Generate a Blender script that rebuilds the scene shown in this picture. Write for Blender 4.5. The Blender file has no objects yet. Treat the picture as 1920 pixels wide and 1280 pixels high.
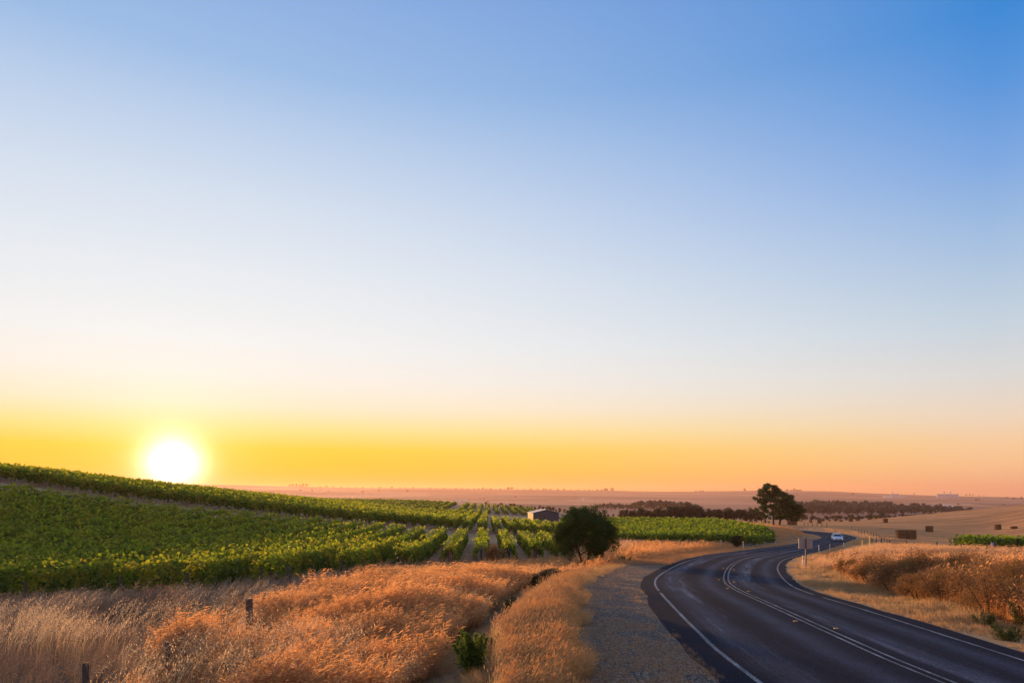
import bpy, math, random
import numpy as np

rng = np.random.default_rng(7)
random.seed(7)
SC = bpy.context.scene
COL = SC.collection
F = 1280.0          # focal length in pixels of the 1920 px wide photograph
HY = 920.0          # image row of the true horizon
ZC = 3.05           # camera height above the near road
rad = math.radians

# ------------------------------------------------------------------ camera
cam_d = bpy.data.cameras.new('camera'); cam = bpy.data.objects.new('camera', cam_d); COL.objects.link(cam)
cam.location = (0, 0, ZC); cam.rotation_euler = (rad(90), 0, 0)
cam_d.sensor_width = 36; cam_d.lens = 36 * F / 1920
cam_d.shift_y = (HY - 640) / 1920
cam_d.clip_start = 0.1; cam_d.clip_end = 60000
SC.camera = cam

# ------------------------------------------------------------------ light
SUN_AZ = math.atan2(325 - 960, F)            # from +Y, positive to the right
SUN_EL = rad(3.0)
sun_dir = (math.sin(SUN_AZ) * math.cos(SUN_EL), math.cos(SUN_AZ) * math.cos(SUN_EL), math.sin(SUN_EL))
GLOW_EL = rad(1.95)
glow_dir = (math.sin(SUN_AZ) * math.cos(GLOW_EL), math.cos(SUN_AZ) * math.cos(GLOW_EL), math.sin(GLOW_EL))
sl = bpy.data.lights.new('sun', 'SUN'); so = bpy.data.objects.new('sun', sl); COL.objects.link(so)
sl.energy = 5.0; sl.angle = rad(0.6); sl.color = (1.0, 0.56, 0.25)
from mathutils import Vector
so.rotation_euler = Vector(sun_dir).to_track_quat('Z', 'Y').to_euler()

SC.view_settings.view_transform = 'Standard'; SC.view_settings.look = 'None'
EXPO = 0.55; SC.view_settings.exposure = EXPO; SC.view_settings.gamma = 1.0
SC.cycles.use_denoising = True
SC.cycles.max_bounces = 6; SC.cycles.transparent_max_bounces = 8
SC.cycles.volume_bounces = 0
SC.cycles.diffuse_bounces = 3; SC.cycles.transmission_bounces = 4

def lin(c):
    return tuple(((v / 255) / 12.92 if v / 255 <= 0.04045 else ((v / 255 + 0.055) / 1.055) ** 2.4) for v in c[:3])

class NT:
    """small helper round a node tree"""
    def __init__(s, t): s.t = t; s.t.nodes.clear()
    def n(s, kind, **kw):
        nd = s.t.nodes.new(kind)
        for k, v in kw.items():
            if k.startswith('_'): nd.inputs[k[1:].replace('__', ' ')].default_value = v
            else: setattr(nd, k, v)
        return nd
    def l(s, a, b): s.t.links.new(a, b)
    def math(s, op, a, b=None, c=None, clamp=False):
        nd = s.t.nodes.new('ShaderNodeMath'); nd.operation = op; nd.use_clamp = clamp
        for i, v in enumerate((a, b, c)):
            if v is None: continue
            if isinstance(v, (int, float)): nd.inputs[i].default_value = v
            else: s.l(v, nd.inputs[i])
        return nd.outputs[0]
    def mix(s, f, a, b, blend='MIX'):
        nd = s.t.nodes.new('ShaderNodeMix'); nd.data_type = 'RGBA'; nd.blend_type = blend
        for sock, v in ((nd.inputs[0], f), (nd.inputs[6], a), (nd.inputs[7], b)):
            if isinstance(v, (int, float)): sock.default_value = v
            elif isinstance(v, tuple): sock.default_value = (*v[:3], 1)
            else: s.l(v, sock)
        return nd.outputs[2]
    def ramp(s, fac, stops, interp='LINEAR'):
        nd = s.t.nodes.new('ShaderNodeValToRGB'); cr = nd.color_ramp; cr.interpolation = interp
        while len(cr.elements) < len(stops): cr.elements.new(0.5)
        for e, (p, c) in zip(cr.elements, stops):
            e.position = p; e.color = (*c[:3], 1) if not isinstance(c, (int, float)) else (c, c, c, 1)
        s.l(fac, nd.inputs[0]); return nd.outputs[0]

# ------------------------------------------------------------------ sky (procedural, by view direction)
W = bpy.data.worlds.new('World'); SC.world = W; W.use_nodes = True
t = NT(W.node_tree)
tc = t.n('ShaderNodeTexCoord')
nrm = t.n('ShaderNodeVectorMath', operation='NORMALIZE'); t.l(tc.outputs['Generated'], nrm.inputs[0])
sep = t.n('ShaderNodeSeparateXYZ'); t.l(nrm.outputs[0], sep.inputs[0])
z = sep.outputs[2]
hl = t.math('SQRT', t.math('MAXIMUM', t.math('SUBTRACT', 1.0, t.math('MULTIPLY', z, z)), 1e-5))
cosaz = t.math('DIVIDE', t.math('ADD', t.math('MULTIPLY', sep.outputs[0], math.sin(SUN_AZ)), t.math('MULTIPLY', sep.outputs[1], math.cos(SUN_AZ))), hl)
mr = t.n('ShaderNodeMapRange', interpolation_type='LINEAR'); t.l(cosaz, mr.inputs['Value'])
mr.inputs['From Min'].default_value = 1.0; mr.inputs['From Max'].default_value = 0.48
zf = t.math('DIVIDE', z, 0.65, clamp=True)
def zs(py, px):    # screen row on a column -> ramp position
    return (HY - py) / math.sqrt((px - 960) ** 2 + F * F + (HY - py) ** 2) / 0.65
sunward = [(0.0, (248, 176, 20)), (zs(870, 100), (255, 198, 15)), (zs(830, 100), (255, 211, 55)), (zs(790, 100), (255, 228, 140)), (zs(740, 100), (254, 238, 205)), (zs(680, 100), (250, 243, 232)), (zs(600, 100), (242, 244, 243)),
           (zs(450, 100), (228, 236, 243)), (zs(300, 100), (210, 224, 240)), (zs(150, 100), (185, 208, 236)), (zs(20, 100), (156, 190, 231)), (0.90, (137, 174, 226)), (1.0, (145, 180, 225))]
away = [(0.0, (238, 172, 132)), (zs(870, 1850), (249, 196, 145)), (zs(830, 1850), (248, 206, 160)), (zs(780, 1850), (238, 216, 192)), (zs(700, 1850), (219, 219, 217)), (zs(600, 1850), (196, 212, 225)),
        (zs(450, 1850), (162, 192, 226)), (zs(300, 1850), (124, 169, 226)), (zs(150, 1850), (86, 150, 220)), (zs(20, 1850), (58, 138, 214)), (0.93, (54, 130, 210)), (1.0, (110, 155, 215))]  # last stop here and in sunward: overhead sky lightened as extra fill
behind = [(0.0, (200, 140, 125)), (0.08, (230, 170, 148)), (0.3, (228, 200, 190)), (0.6, (200, 204, 222)), (1.0, (150, 172, 215))]
ra = t.ramp(zf, [(p, lin(c)) for p, c in sunward]); rb = t.ramp(zf, [(p, lin(c)) for p, c in away])
sky = t.mix(mr.outputs[0], ra, rb)
rc_ = t.ramp(zf, [(p, lin(c)) for p, c in behind])
mr2 = t.n('ShaderNodeMapRange', interpolation_type='SMOOTHSTEP'); t.l(cosaz, mr2.inputs['Value'])
mr2.inputs['From Min'].default_value = 0.35; mr2.inputs['From Max'].default_value = -0.4      # unseen sky behind the viewer, its colours raised to add warm fill light
sky = t.mix(mr2.outputs[0], sky, rc_)
# aureole round the sun
dot = t.n('ShaderNodeVectorMath', operation='DOT_PRODUCT'); t.l(nrm.outputs[0], dot.inputs[0]); dot.inputs[1].default_value = glow_dir
th = t.math('MULTIPLY', t.math('ARCCOSINE', t.math('MINIMUM', dot.outputs['Value'], 0.9999999)), 57.2958)
halo = t.math('EXPONENT', t.math('MULTIPLY', t.math('POWER', t.math('DIVIDE', th, 3.6), 1.5), -1.0))
halo2 = t.math('EXPONENT', t.math('MULTIPLY', t.math('POWER', t.math('DIVIDE', th, 9.0), 2.0), -1.0))
def addc(base, fac, col):
    return t.mix(1.0, base, t.mix(fac, (0, 0, 0), col), 'ADD')
gau = t.math('EXPONENT', t.math('MULTIPLY', t.math('POWER', t.math('DIVIDE', th, 1.75), 2.0), -1.0))
sky = addc(sky, halo2, (0.04, 0.05, 0.015))
sky = addc(sky, halo, (0.10, 0.22, 0.17))
sky = addc(sky, gau, (2.3, 2.3, 2.1))
bg = t.n('ShaderNodeBackground'); t.l(sky, bg.inputs[0]); bg.inputs[1].default_value = 2 ** -EXPO
ow = t.n('ShaderNodeOutputWorld'); t.l(bg.outputs[0], ow.inputs[0])

# ------------------------------------------------------------------ helpers
def tag(o, label=None, cat=None, group=None, kind=None):
    if label: o['label'] = label
    if cat: o['category'] = cat
    if group: o['group'] = group
    if kind: o['kind'] = kind
    return o

def mesh_np(name, V, faces, mats=(), smooth=False, attrs=None, mi=None):
    """V (N,3); faces: list of (M,k) int arrays"""
    V = np.ascontiguousarray(V, dtype=np.float32)
    me = bpy.data.meshes.new(name)
    faces = [np.asarray(f, dtype=np.int32) for f in faces if len(f)]
    loops = np.concatenate([f.ravel() for f in faces])
    tot = np.concatenate([np.full(len(f), f.shape[1], np.int32) for f in faces])
    st = np.concatenate([[0], np.cumsum(tot)[:-1]]).astype(np.int32)
    me.vertices.add(len(V)); me.vertices.foreach_set('co', V.ravel())
    me.loops.add(len(loops)); me.loops.foreach_set('vertex_index', loops)
    me.polygons.add(len(tot)); me.polygons.foreach_set('loop_start', st)
    if mi is not None: me.polygons.foreach_set('material_index', np.asarray(mi, np.int32))
    if smooth: me.polygons.foreach_set('use_smooth', np.ones(len(tot), bool))
    else: me.polygons.foreach_set('use_smooth', np.zeros(len(tot), bool))
    for m in mats: me.materials.append(m)
    for k, v in (attrs or {}).items():
        v = np.asarray(v, np.float32)
        if v.ndim == 1:
            a = me.attributes.new(k, 'FLOAT', 'POINT'); a.data.foreach_set('value', v)
        else:
            a = me.attributes.new(k, 'FLOAT_VECTOR', 'POINT'); a.data.foreach_set('vector', np.ascontiguousarray(v).ravel())
    me.update(calc_edges=True)
    return me

def obj(name, me, parent=None, loc=(0, 0, 0), rz=0.0):
    o = bpy.data.objects.new(name, me); COL.objects.link(o)
    o.location = loc; o.rotation_euler = (0, 0, rz)
    if parent is not None: o.parent = parent
    return o

def empty(name, loc, rz=0.0, label=None, cat=None, group=None):
    o = bpy.data.objects.new(name, None); COL.objects.link(o); o.location = loc; o.rotation_euler = (0, 0, rz)
    o.empty_display_size = 0.3
    return tag(o, label, cat, group)

class MB:
    """collects simple solids into one mesh"""
    def __init__(s): s.v = []; s.f = []; s.n = 0
    def add(s, V, Fs):
        s.v.append(np.asarray(V, float)); s.f += [tuple(i + s.n for i in f) for f in Fs]; s.n += len(V); return s
    def box(s, c, d, rz=0.0):
        x, y, zz = [q / 2 for q in d]
        V = np.array([(a * x, b * y, e * zz) for e in (-1, 1) for b in (-1, 1) for a in (-1, 1)])
        cr, sr = math.cos(rz), math.sin(rz)
        V = np.stack([V[:, 0] * cr - V[:, 1] * sr, V[:, 0] * sr + V[:, 1] * cr, V[:, 2]], 1) + np.array(c)
        return s.add(V, [(0, 2, 3, 1), (4, 5, 7, 6), (0, 1, 5, 4), (2, 6, 7, 3), (0, 4, 6, 2), (1, 3, 7, 5)])
    def tube(s, pts, rads, k=6, cap=True):
        pts = np.asarray(pts, float); rr = np.broadcast_to(rads, (len(pts),))
        V = []
        for i, p in enumerate(pts):
            d = pts[min(i + 1, len(pts) - 1)] - pts[max(i - 1, 0)]; d = d / (np.linalg.norm(d) + 1e-9)
            a = np.cross(d, (0.13, 0.97, 0.2)) if abs(d[1]) < 0.9 else np.cross(d, (1, 0, 0)); a /= np.linalg.norm(a); b = np.cross(d, a)
            for j in range(k):
                w = 2 * math.pi * j / k; V.append(p + rr[i] * (math.cos(w) * a + math.sin(w) * b))
        Fs = [(i * k + j, i * k + (j + 1) % k, (i + 1) * k + (j + 1) % k, (i + 1) * k + j) for i in range(len(pts) - 1) for j in range(k)]
        if cap: Fs += [tuple(range(k))[::-1], tuple((len(pts) - 1) * k + j for j in range(k))]
        return s.add(V, Fs)
    def loft(s, rings, cap=True):
        k = len(rings[0]); V = [p for r in rings for p in r]
        Fs = [(i * k + j, i * k + (j + 1) % k, (i + 1) * k + (j + 1) % k, (i + 1) * k + j) for i in range(len(rings) - 1) for j in range(k)]
        if cap: Fs += [tuple(range(k))[::-1], tuple((len(rings) - 1) * k + j for j in range(k))]
        return s.add(V, Fs)
    def mesh(s, name, mat, smooth=False):
        me = bpy.data.meshes.new(name); me.from_pydata(np.concatenate(s.v).tolist(), [], s.f); me.materials.append(mat)
        if smooth:
            for p in me.polygons: p.use_smooth = True
        me.update(); return me
    def build(s, name, mat, parent=None, smooth=False, loc=(0, 0, 0), rz=0.0):
        return obj(name, s.mesh(name, mat, smooth), parent, loc, rz)

def copy_tree(root, loc, rz=0.0, scale=None, label=None, group=None):
    r = root.copy(); COL.objects.link(r); r.location = loc; r.rotation_euler = (0, 0, rz)
    if scale is not None: r.scale = scale
    if label: r['label'] = label
    if group: r['group'] = group
    for ch in list(root.children):
        c = ch.copy(); COL.objects.link(c); c.parent = r
        for g in list(ch.children):
            d = g.copy(); COL.objects.link(d); d.parent = c
    return r

ORD = ['first', 'second', 'third', 'fourth', 'fifth', 'sixth', 'seventh', 'eighth', 'ninth', 'tenth', 'eleventh', 'twelfth', 'thirteenth', 'fourteenth', 'fifteenth', 'sixteenth',
       'seventeenth', 'eighteenth', 'nineteenth', 'twentieth']
TENS = ['', '', 'twenty', 'thirty', 'forty', 'fifty', 'sixty', 'seventy', 'eighty', 'ninety']
TENTH = ['', '', 'twentieth', 'thirtieth', 'fortieth', 'fiftieth', 'sixtieth', 'seventieth', 'eightieth', 'ninetieth']
def ordinal(i):       # 0 -> first
    n = i + 1
    if n <= 20: return ORD[n - 1]
    if n >= 100: return 'hundred and ' + ordinal(n - 101) if n > 100 else 'hundredth'
    tn, u = divmod(n, 10)
    if u == 0: return TENTH[tn]
    return TENS[tn] + '-' + ORD[u - 1]

# ------------------------------------------------------------------ land
def wpt(px, py, Y): return ((px - 960) / F * Y, Y, ZC - (py - HY) / F * Y)
CP = [  # (column, row, distance) of bare ground
    (-300, 1250, 14), (0, 1262, 12.6), (300, 1285, 11.5), (600, 1292, 11.2), (860, 1300, 11.2), (-100, 1165, 24), (0, 1150, 26), (-700, 1150, 26),
    (270, 1137, 28), (540, 1107, 32), (700, 1082, 40), (870, 1058, 56), (1030, 1051, 60), (1097, 1066, 52), (950, 1200, 17.5), (700, 1165, 20.5), (850, 1100, 33), (400, 1205, 17),
    (0, 905, 85), (-500, 850, 80), (220, 938, 88), (400, 957, 93), (600, 977, 98), (800, 992, 104), (930, 1003, 110), (1040, 1009, 112),
    (0, 893, 115), (-500, 840, 110), (200, 912, 130), (400, 931, 150), (650, 950, 220), (0, 908, 160), (-500, 890, 160), (400, 938, 220), (200, 925, 200),
    (800, 976, 170), (930, 986, 150), (930, 968, 245), (1100, 1000, 150), (1150, 985, 200),
    (740, 954, 300), (760, 942, 420), (860, 960, 290), (860, 947, 410), (960, 967, 290), (1000, 956, 420), (1028, 978, 222), (640, 941, 400), (500, 938, 400), (200, 935, 400), (-200, 935, 400),
    (760, 948, 600), (1000, 958, 600), (300, 940, 600),
    (1160, 1018, 100), (1300, 1020, 98), (1440, 1003, 130), (1160, 976, 230), (1330, 980, 210), (1200, 1042, 66),
    (1170, 977, 300), (1300, 978, 300), (1400, 981, 320), (1470, 984, 330),
    (1813, 1092, 30), (1650, 1086, 42), (1600, 1073, 55), (1511, 1068, 49), (1800, 1042, 70), (1870, 1038, 90), (2300, 1060, 60), (2300, 1150, 25), (1640, 1020, 125),
    (1700, 1010, 172), (1750, 1000, 235), (1870, 992, 290), (1560, 985, 300), (1630, 992, 230), (1920, 946, 450), (1800, 957, 450), (1700, 968, 430), (1600, 977, 420), (1500, 981, 420),
    (2300, 900, 450), (1920, 962, 620), (1750, 970, 600), (2300, 940, 620), (1500, 975, 600), (1700, 973, 600),
    (1500, 968, 900), (1700, 965, 1000), (1650, 961, 1250), (1200, 958, 1000), (1900, 962, 1000), (1000, 952, 1000), (600, 944, 1000), (100, 938, 1000),
    (960, 941, 2500), (1300, 944, 2500), (1700, 949, 2500), (400, 932, 2500), (0, 930, 2500), (1900, 951, 2500),
    (960, 929, 4500), (400, 917, 4500), (1300, 930, 4500), (1600, 934, 4200), (1900, 939, 4200), (0, 918, 4500),
    (0, 913, 7000), (400, 909, 7000), (600, 913, 7000), (800, 916, 7000), (1000, 918, 7000), (1100, 919, 7000), (1200, 921.5, 7000), (1340, 921.5, 7000), (1440, 919.5, 7000), (1550, 922, 7000),
    (1720, 928, 7000), (1900, 932, 7000), (-600, 915, 7000), (2500, 935, 7000),
    (0, 917, 12000), (600, 919, 12000), (1200, 925, 12000), (1900, 935, 12000), (-600, 918, 12000), (2500, 937, 12000),
    (2500, 975, 1200), (-600, 936, 1200), (2500, 950, 3000), (-600, 930, 3000),
]
WP = [wpt(*c) for c in CP]
WP += [(0, 0, -0.15), (-10, 0, -0.4), (-35, 2, -1.0), (0, -30, 0.3), (-40, -30, 0), (30, -30, 0.4), (16, 2, 0.1), (35, 5, -0.1), (60, 10, -0.6), (0, -70, 1), (60, -70, 1), (-60, -70, 1), (7, 6, 0.2)]
WP = np.array(WP)
OFF = 78.0
def nrmc(X, Y):
    q = Y + OFF
    return X / q * 3.0, np.log(q)
PU, PQ = nrmc(WP[:, 0], WP[:, 1]); PV = (WP[:, 2] - ZC) / (WP[:, 1] + OFF)
def phi(r2): return 0.5 * r2 * np.log(r2 + 1e-9)
nP = len(WP)
K = phi((PU[:, None] - PU) ** 2 + (PQ[:, None] - PQ) ** 2) + np.eye(nP) * 2e-4
Pm = np.stack([np.ones(nP), PU, PQ], 1)
A = np.zeros((nP + 3, nP + 3)); A[:nP, :nP] = K; A[:nP, nP:] = Pm; A[nP:, :nP] = Pm.T
SOL = np.linalg.solve(A, np.concatenate([PV, np.zeros(3)]))
def tps(X, Y):
    X = np.atleast_1d(np.asarray(X, float)); Y = np.atleast_1d(np.asarray(Y, float))
    shp = np.broadcast(X, Y).shape; X = np.broadcast_to(X, shp).ravel(); Y = np.broadcast_to(Y, shp).ravel()
    U, Q = nrmc(X, Y); out = SOL[nP] + SOL[nP + 1] * U + SOL[nP + 2] * Q
    for i in range(nP): out = out + SOL[i] * phi((U - PU[i]) ** 2 + (Q - PQ[i]) ** 2)
    return (out * (Y + OFF) + ZC).reshape(shp)

# road centre line: X as a function of Y (world), far reach turning away
ROADC = np.array([(8.6, -75), (7.6, -45), (6.9, -20), (6.75, 0), (7.05, 11), (7.33, 14.8), (8.2, 22.3), (9.1, 27.8), (10.6, 33.8), (13.8, 43.5), (17.3, 52.7), (22.2, 64), (28.2, 75.5),
                  (34.8, 87), (42.0, 99), (53.2, 118.5), (63.8, 137.5), (72.5, 152), (79.6, 167), (85.5, 186), (88.8, 206), (89.6, 225), (88.5, 244), (86.3, 265), (84.5, 290), (86, 330), (92, 400)], float)
def catmull(P, n=8):
    out = []
    Q = np.vstack([2 * P[0] - P[1], P, 2 * P[-1] - P[-2]])
    for i in range(1, len(Q) - 2):
        for k in range(n):
            tt = k / n; a, b, c, d = Q[i - 1:i + 3]
            out.append(0.5 * ((2 * b) + (c - a) * tt + (2 * a - 5 * b + 4 * c - d) * tt ** 2 + (-a + 3 * b - 3 * c + d) * tt ** 3))
    out.append(Q[-2]); return np.array(out)
RC = catmull(ROADC, 8)
RZ_Y = np.array([-75, -30, 0, 11, 15, 22.5, 34, 45, 53, 64, 75, 98, 118, 138, 165, 185, 205, 225, 244, 265, 300, 400.])
RZ_D = np.array([0.5, 1.2, 2.75, 3.09, 3.27, 3.60, 4.45, 5.07, 5.55, 6.25, 6.95, 8.2, 9.2, 10.1, 11.1, 11.65, 12.3, 12.9, 13.3, 13.55, 14.6, 19.])
def road_profile(Y): return ZC - np.interp(Y, RZ_Y, RZ_D)
# smooth the profile
_ys = np.arange(-75, 401, 1.0); _zz = road_profile(_ys); _k = np.hanning(15); _k /= _k.sum()
_zp = np.convolve(np.pad(_zz, 7, mode='edge'), _k, 'valid')
RCZ = np.interp(RC[:, 1], _ys, _zp)
CROSS = np.interp(RC[:, 1], [0, 12, 30, 60, 90, 130, 170, 210, 300], [-0.045, -0.045, -0.045, -0.035, -0.01, 0.02, 0.03, 0.02, 0.0])   # cross fall, right side lower when negative
def road_near(X, Y):
    """signed lateral distance (right +), arc index (float), road height there"""
    X = np.asarray(X, float).ravel(); Y = np.asarray(Y, float).ravel()
    best = np.full(len(X), 1e18); sd = np.zeros(len(X)); ii = np.zeros(len(X))
    for i in range(len(RC) - 1):
        a = RC[i]; b = RC[i + 1]; d = b - a; L2 = d @ d
        tt = np.clip(((X - a[0]) * d[0] + (Y - a[1]) * d[1]) / L2, 0, 1)
        ex = X - a[0] - tt * d[0]; ey = Y - a[1] - tt * d[1]; r2 = ex * ex + ey * ey
        m = r2 < best
        side = np.sign(ex * d[1] - ey * d[0])
        best = np.where(m, r2, best); sd = np.where(m, side * np.sqrt(r2), sd); ii = np.where(m, i + tt, ii)
    idx = np.arange(len(RC)); zc = np.interp(ii, idx, RCZ); cr = np.interp(ii, idx, CROSS)
    return sd, ii, zc + cr * np.clip(sd, -5, 5)
def smooth(a, b, x):
    tt = np.clip((x - a) / (b - a), 0, 1); return tt * tt * (3 - 2 * tt)
def vnoise(X, Y, s, seed=0):
    """cheap smooth value noise, -1..1"""
    X = np.asarray(X) / s + seed * 17.3; Y = np.asarray(Y) / s + seed * 7.7
    xi = np.floor(X); yi = np.floor(Y); fx = X - xi; fy = Y - yi; fx = fx * fx * (3 - 2 * fx); fy = fy * fy * (3 - 2 * fy)
    def h(a, b):
        v = np.sin(a * 127.1 + b * 311.7 + seed * 74.7) * 43758.5453; return (v - np.floor(v)) * 2 - 1
    return (h(xi, yi) * (1 - fx) + h(xi + 1, yi) * fx) * (1 - fy) + (h(xi, yi + 1) * (1 - fx) + h(xi + 1, yi + 1) * fx) * fy
def H(X, Y, carve=0.0, full=False):
    X = np.asarray(X, float); Y = np.asarray(Y, float); X, Y = np.broadcast_arrays(X, Y); shp = X.shape
    X = X.ravel(); Y = Y.ravel()
    zt = tps(X, Y) + 0.03 * vnoise(X, Y, 1.3, 1) * smooth(-5, 5, Y) + 0.06 * vnoise(X, Y, 4.0, 2) * (Y < 400)
    zt = zt + 9.0 * smooth(1300, 2600, Y) * vnoise(X, Y, 1100, 6) * (1 - 0.6 * smooth(6000, 7000, Y)) + 4.0 * smooth(900, 1500, Y) * vnoise(X, Y, 420, 8)
    near = Y < 420
    sd = np.full(len(X), 1e3); rz = np.zeros(len(X))
    if near.any(): s_, _, r_ = road_near(X[near], Y[near]); sd[near] = s_; rz[near] = r_
    a = np.abs(sd)
    w = 1 - smooth(5.8, 10.5, a)
    w = w * (1 - smooth(370, 410, Y))
    # shallow table drain to the left of the near road
    drain = -0.26 * np.exp(-((sd + 9.0) / 0.9) ** 2) * (1 - smooth(45, 60, Y))
    zz = zt * (1 - w) + (rz - 0.03 * smooth(3.9, 6.0, a)) * w + drain
    if carve: zz = zz - carve * (1 - smooth(2.7, 3.3, a)) * (Y < 390)
    zz = zz.reshape(shp)
    return (zz, sd.reshape(shp)) if full else zz
def ground_at(px, py, y0=8.0, y1=11000.0):
    """first ground point on the sight line through an image point"""
    Y = np.exp(np.linspace(math.log(y0), math.log(y1), 500)); X = (px - 960) / F * Y; Z = ZC - (py - HY) / F * Y
    g = H(X, Y); below = np.where(Z < g)[0]
    if len(below) == 0: i = int(np.argmin(Z - g)); return X[i], Y[i], g[i]
    i = below[0]; a, b = Y[max(i - 1, 0)], Y[i]
    Ys = np.linspace(a, b, 24); Xs = (px - 960) / F * Ys; d = (ZC - (py - HY) / F * Ys) - H(Xs, Ys)
    j = int(np.argmax(d < 0)) if (d < 0).any() else 23
    return float(Xs[j]), float(Ys[j]), float(H(Xs[j:j + 1], Ys[j:j + 1])[0])
def at(px, Y):
    X = (px - 960) / F * Y; return (X, Y, float(H([X], [Y])[0]))
def inpoly(X, Y, poly):
    X = np.asarray(X, float); Y = np.asarray(Y, float); c = np.zeros(X.shape, bool); n = len(poly)
    for i in range(n):
        x1, y1 = poly[i]; x2, y2 = poly[i - 1]
        if y1 == y2: continue
        m = ((y1 > Y) != (y2 > Y)) & (X < (x2 - x1) * (Y - y1) / (y2 - y1) + x1); c ^= m
    return c

# vineyard and grass regions (world metres)
EDGE_N = np.array([(-90, 24), (-30, 24), (-19.5, 26), (-15, 28), (-10.5, 32), (-7.6, 40), (-4, 55), (3.3, 60), (12, 62)])     # near edge of the near vineyard block
HEAD = np.array([(-90, 80), (-64, 85), (-51, 88), (-40.7, 93), (-27.5, 98), (-13, 104), (-2.5, 110), (8, 112), (30, 114)])        # grass headland between the two blocks
def edge_n(X): return np.interp(X, EDGE_N[:, 0], EDGE_N[:, 1])
def head_y(X): return np.interp(X, HEAD[:, 0], HEAD[:, 1])

# ------------------------------------------------------------------ materials
def material(name):
    m = bpy.data.materials.new(name); m.use_nodes = True
    return m, NT(m.node_tree)
def finish(t, color, rough=0.9, spec=0.2, normal=None, transl=0.0, tcol=None, metallic=0.0):
    p = t.n('ShaderNodeBsdfPrincipled')
    if isinstance(color, tuple): p.inputs['Base Color'].default_value = (*color[:3], 1)
    else: t.l(color, p.inputs['Base Color'])
    if isinstance(rough, (int, float)): p.inputs['Roughness'].default_value = rough
    else: t.l(rough, p.inputs['Roughness'])
    p.inputs['Specular IOR Level'].default_value = spec
    p.inputs['Metallic'].default_value = metallic
    if normal is not None: t.l(normal, p.inputs['Normal'])
    out = p.outputs[0]
    if transl:
        tr = t.n('ShaderNodeBsdfTranslucent')
        c = tcol if tcol is not None else color
        if isinstance(c, tuple): tr.inputs[0].default_value = (*c[:3], 1)
        else: t.l(c, tr.inputs[0])
        mx = t.n('ShaderNodeMixShader'); mx.inputs[0].default_value = transl
        t.l(out, mx.inputs[1]); t.l(tr.outputs[0], mx.inputs[2]); out = mx.outputs[0]
    o = t.n('ShaderNodeOutputMaterial'); t.l(out, o.inputs[0])
def noise(t, scale, detail=4, rough=0.6, vec=None, dist=0.0):
    n = t.n('ShaderNodeTexNoise'); n.inputs['Scale'].default_value = scale; n.inputs['Detail'].default_value = detail
    n.inputs['Roughness'].default_value = rough; n.inputs['Distortion'].default_value = dist
    if vec is not None: t.l(vec, n.inputs['Vector'])
    return n.outputs[0]
def simple(name, col, rough=0.7, spec=0.3, nscale=0, namt=0.25, metallic=0.0, bump=0.0):
    m, t = material(name)
    c = col
    g = t.n('ShaderNodeNewGeometry').outputs['Position']
    nr = None
    if nscale:
        f = noise(t, nscale, 5, 0.6, g)
        c = t.mix(f, tuple(v * (1 - namt) for v in col), tuple(min(1, v * (1 + namt)) for v in col))
        if bump:
            b = t.n('ShaderNodeBump'); b.inputs['Strength'].default_value = 1.0; b.inputs['Distance'].default_value = bump
            t.l(f, b.inputs['Height']); nr = b.outputs[0]
    finish(t, c, rough, spec, nr, metallic=metallic)
    return m

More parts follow.
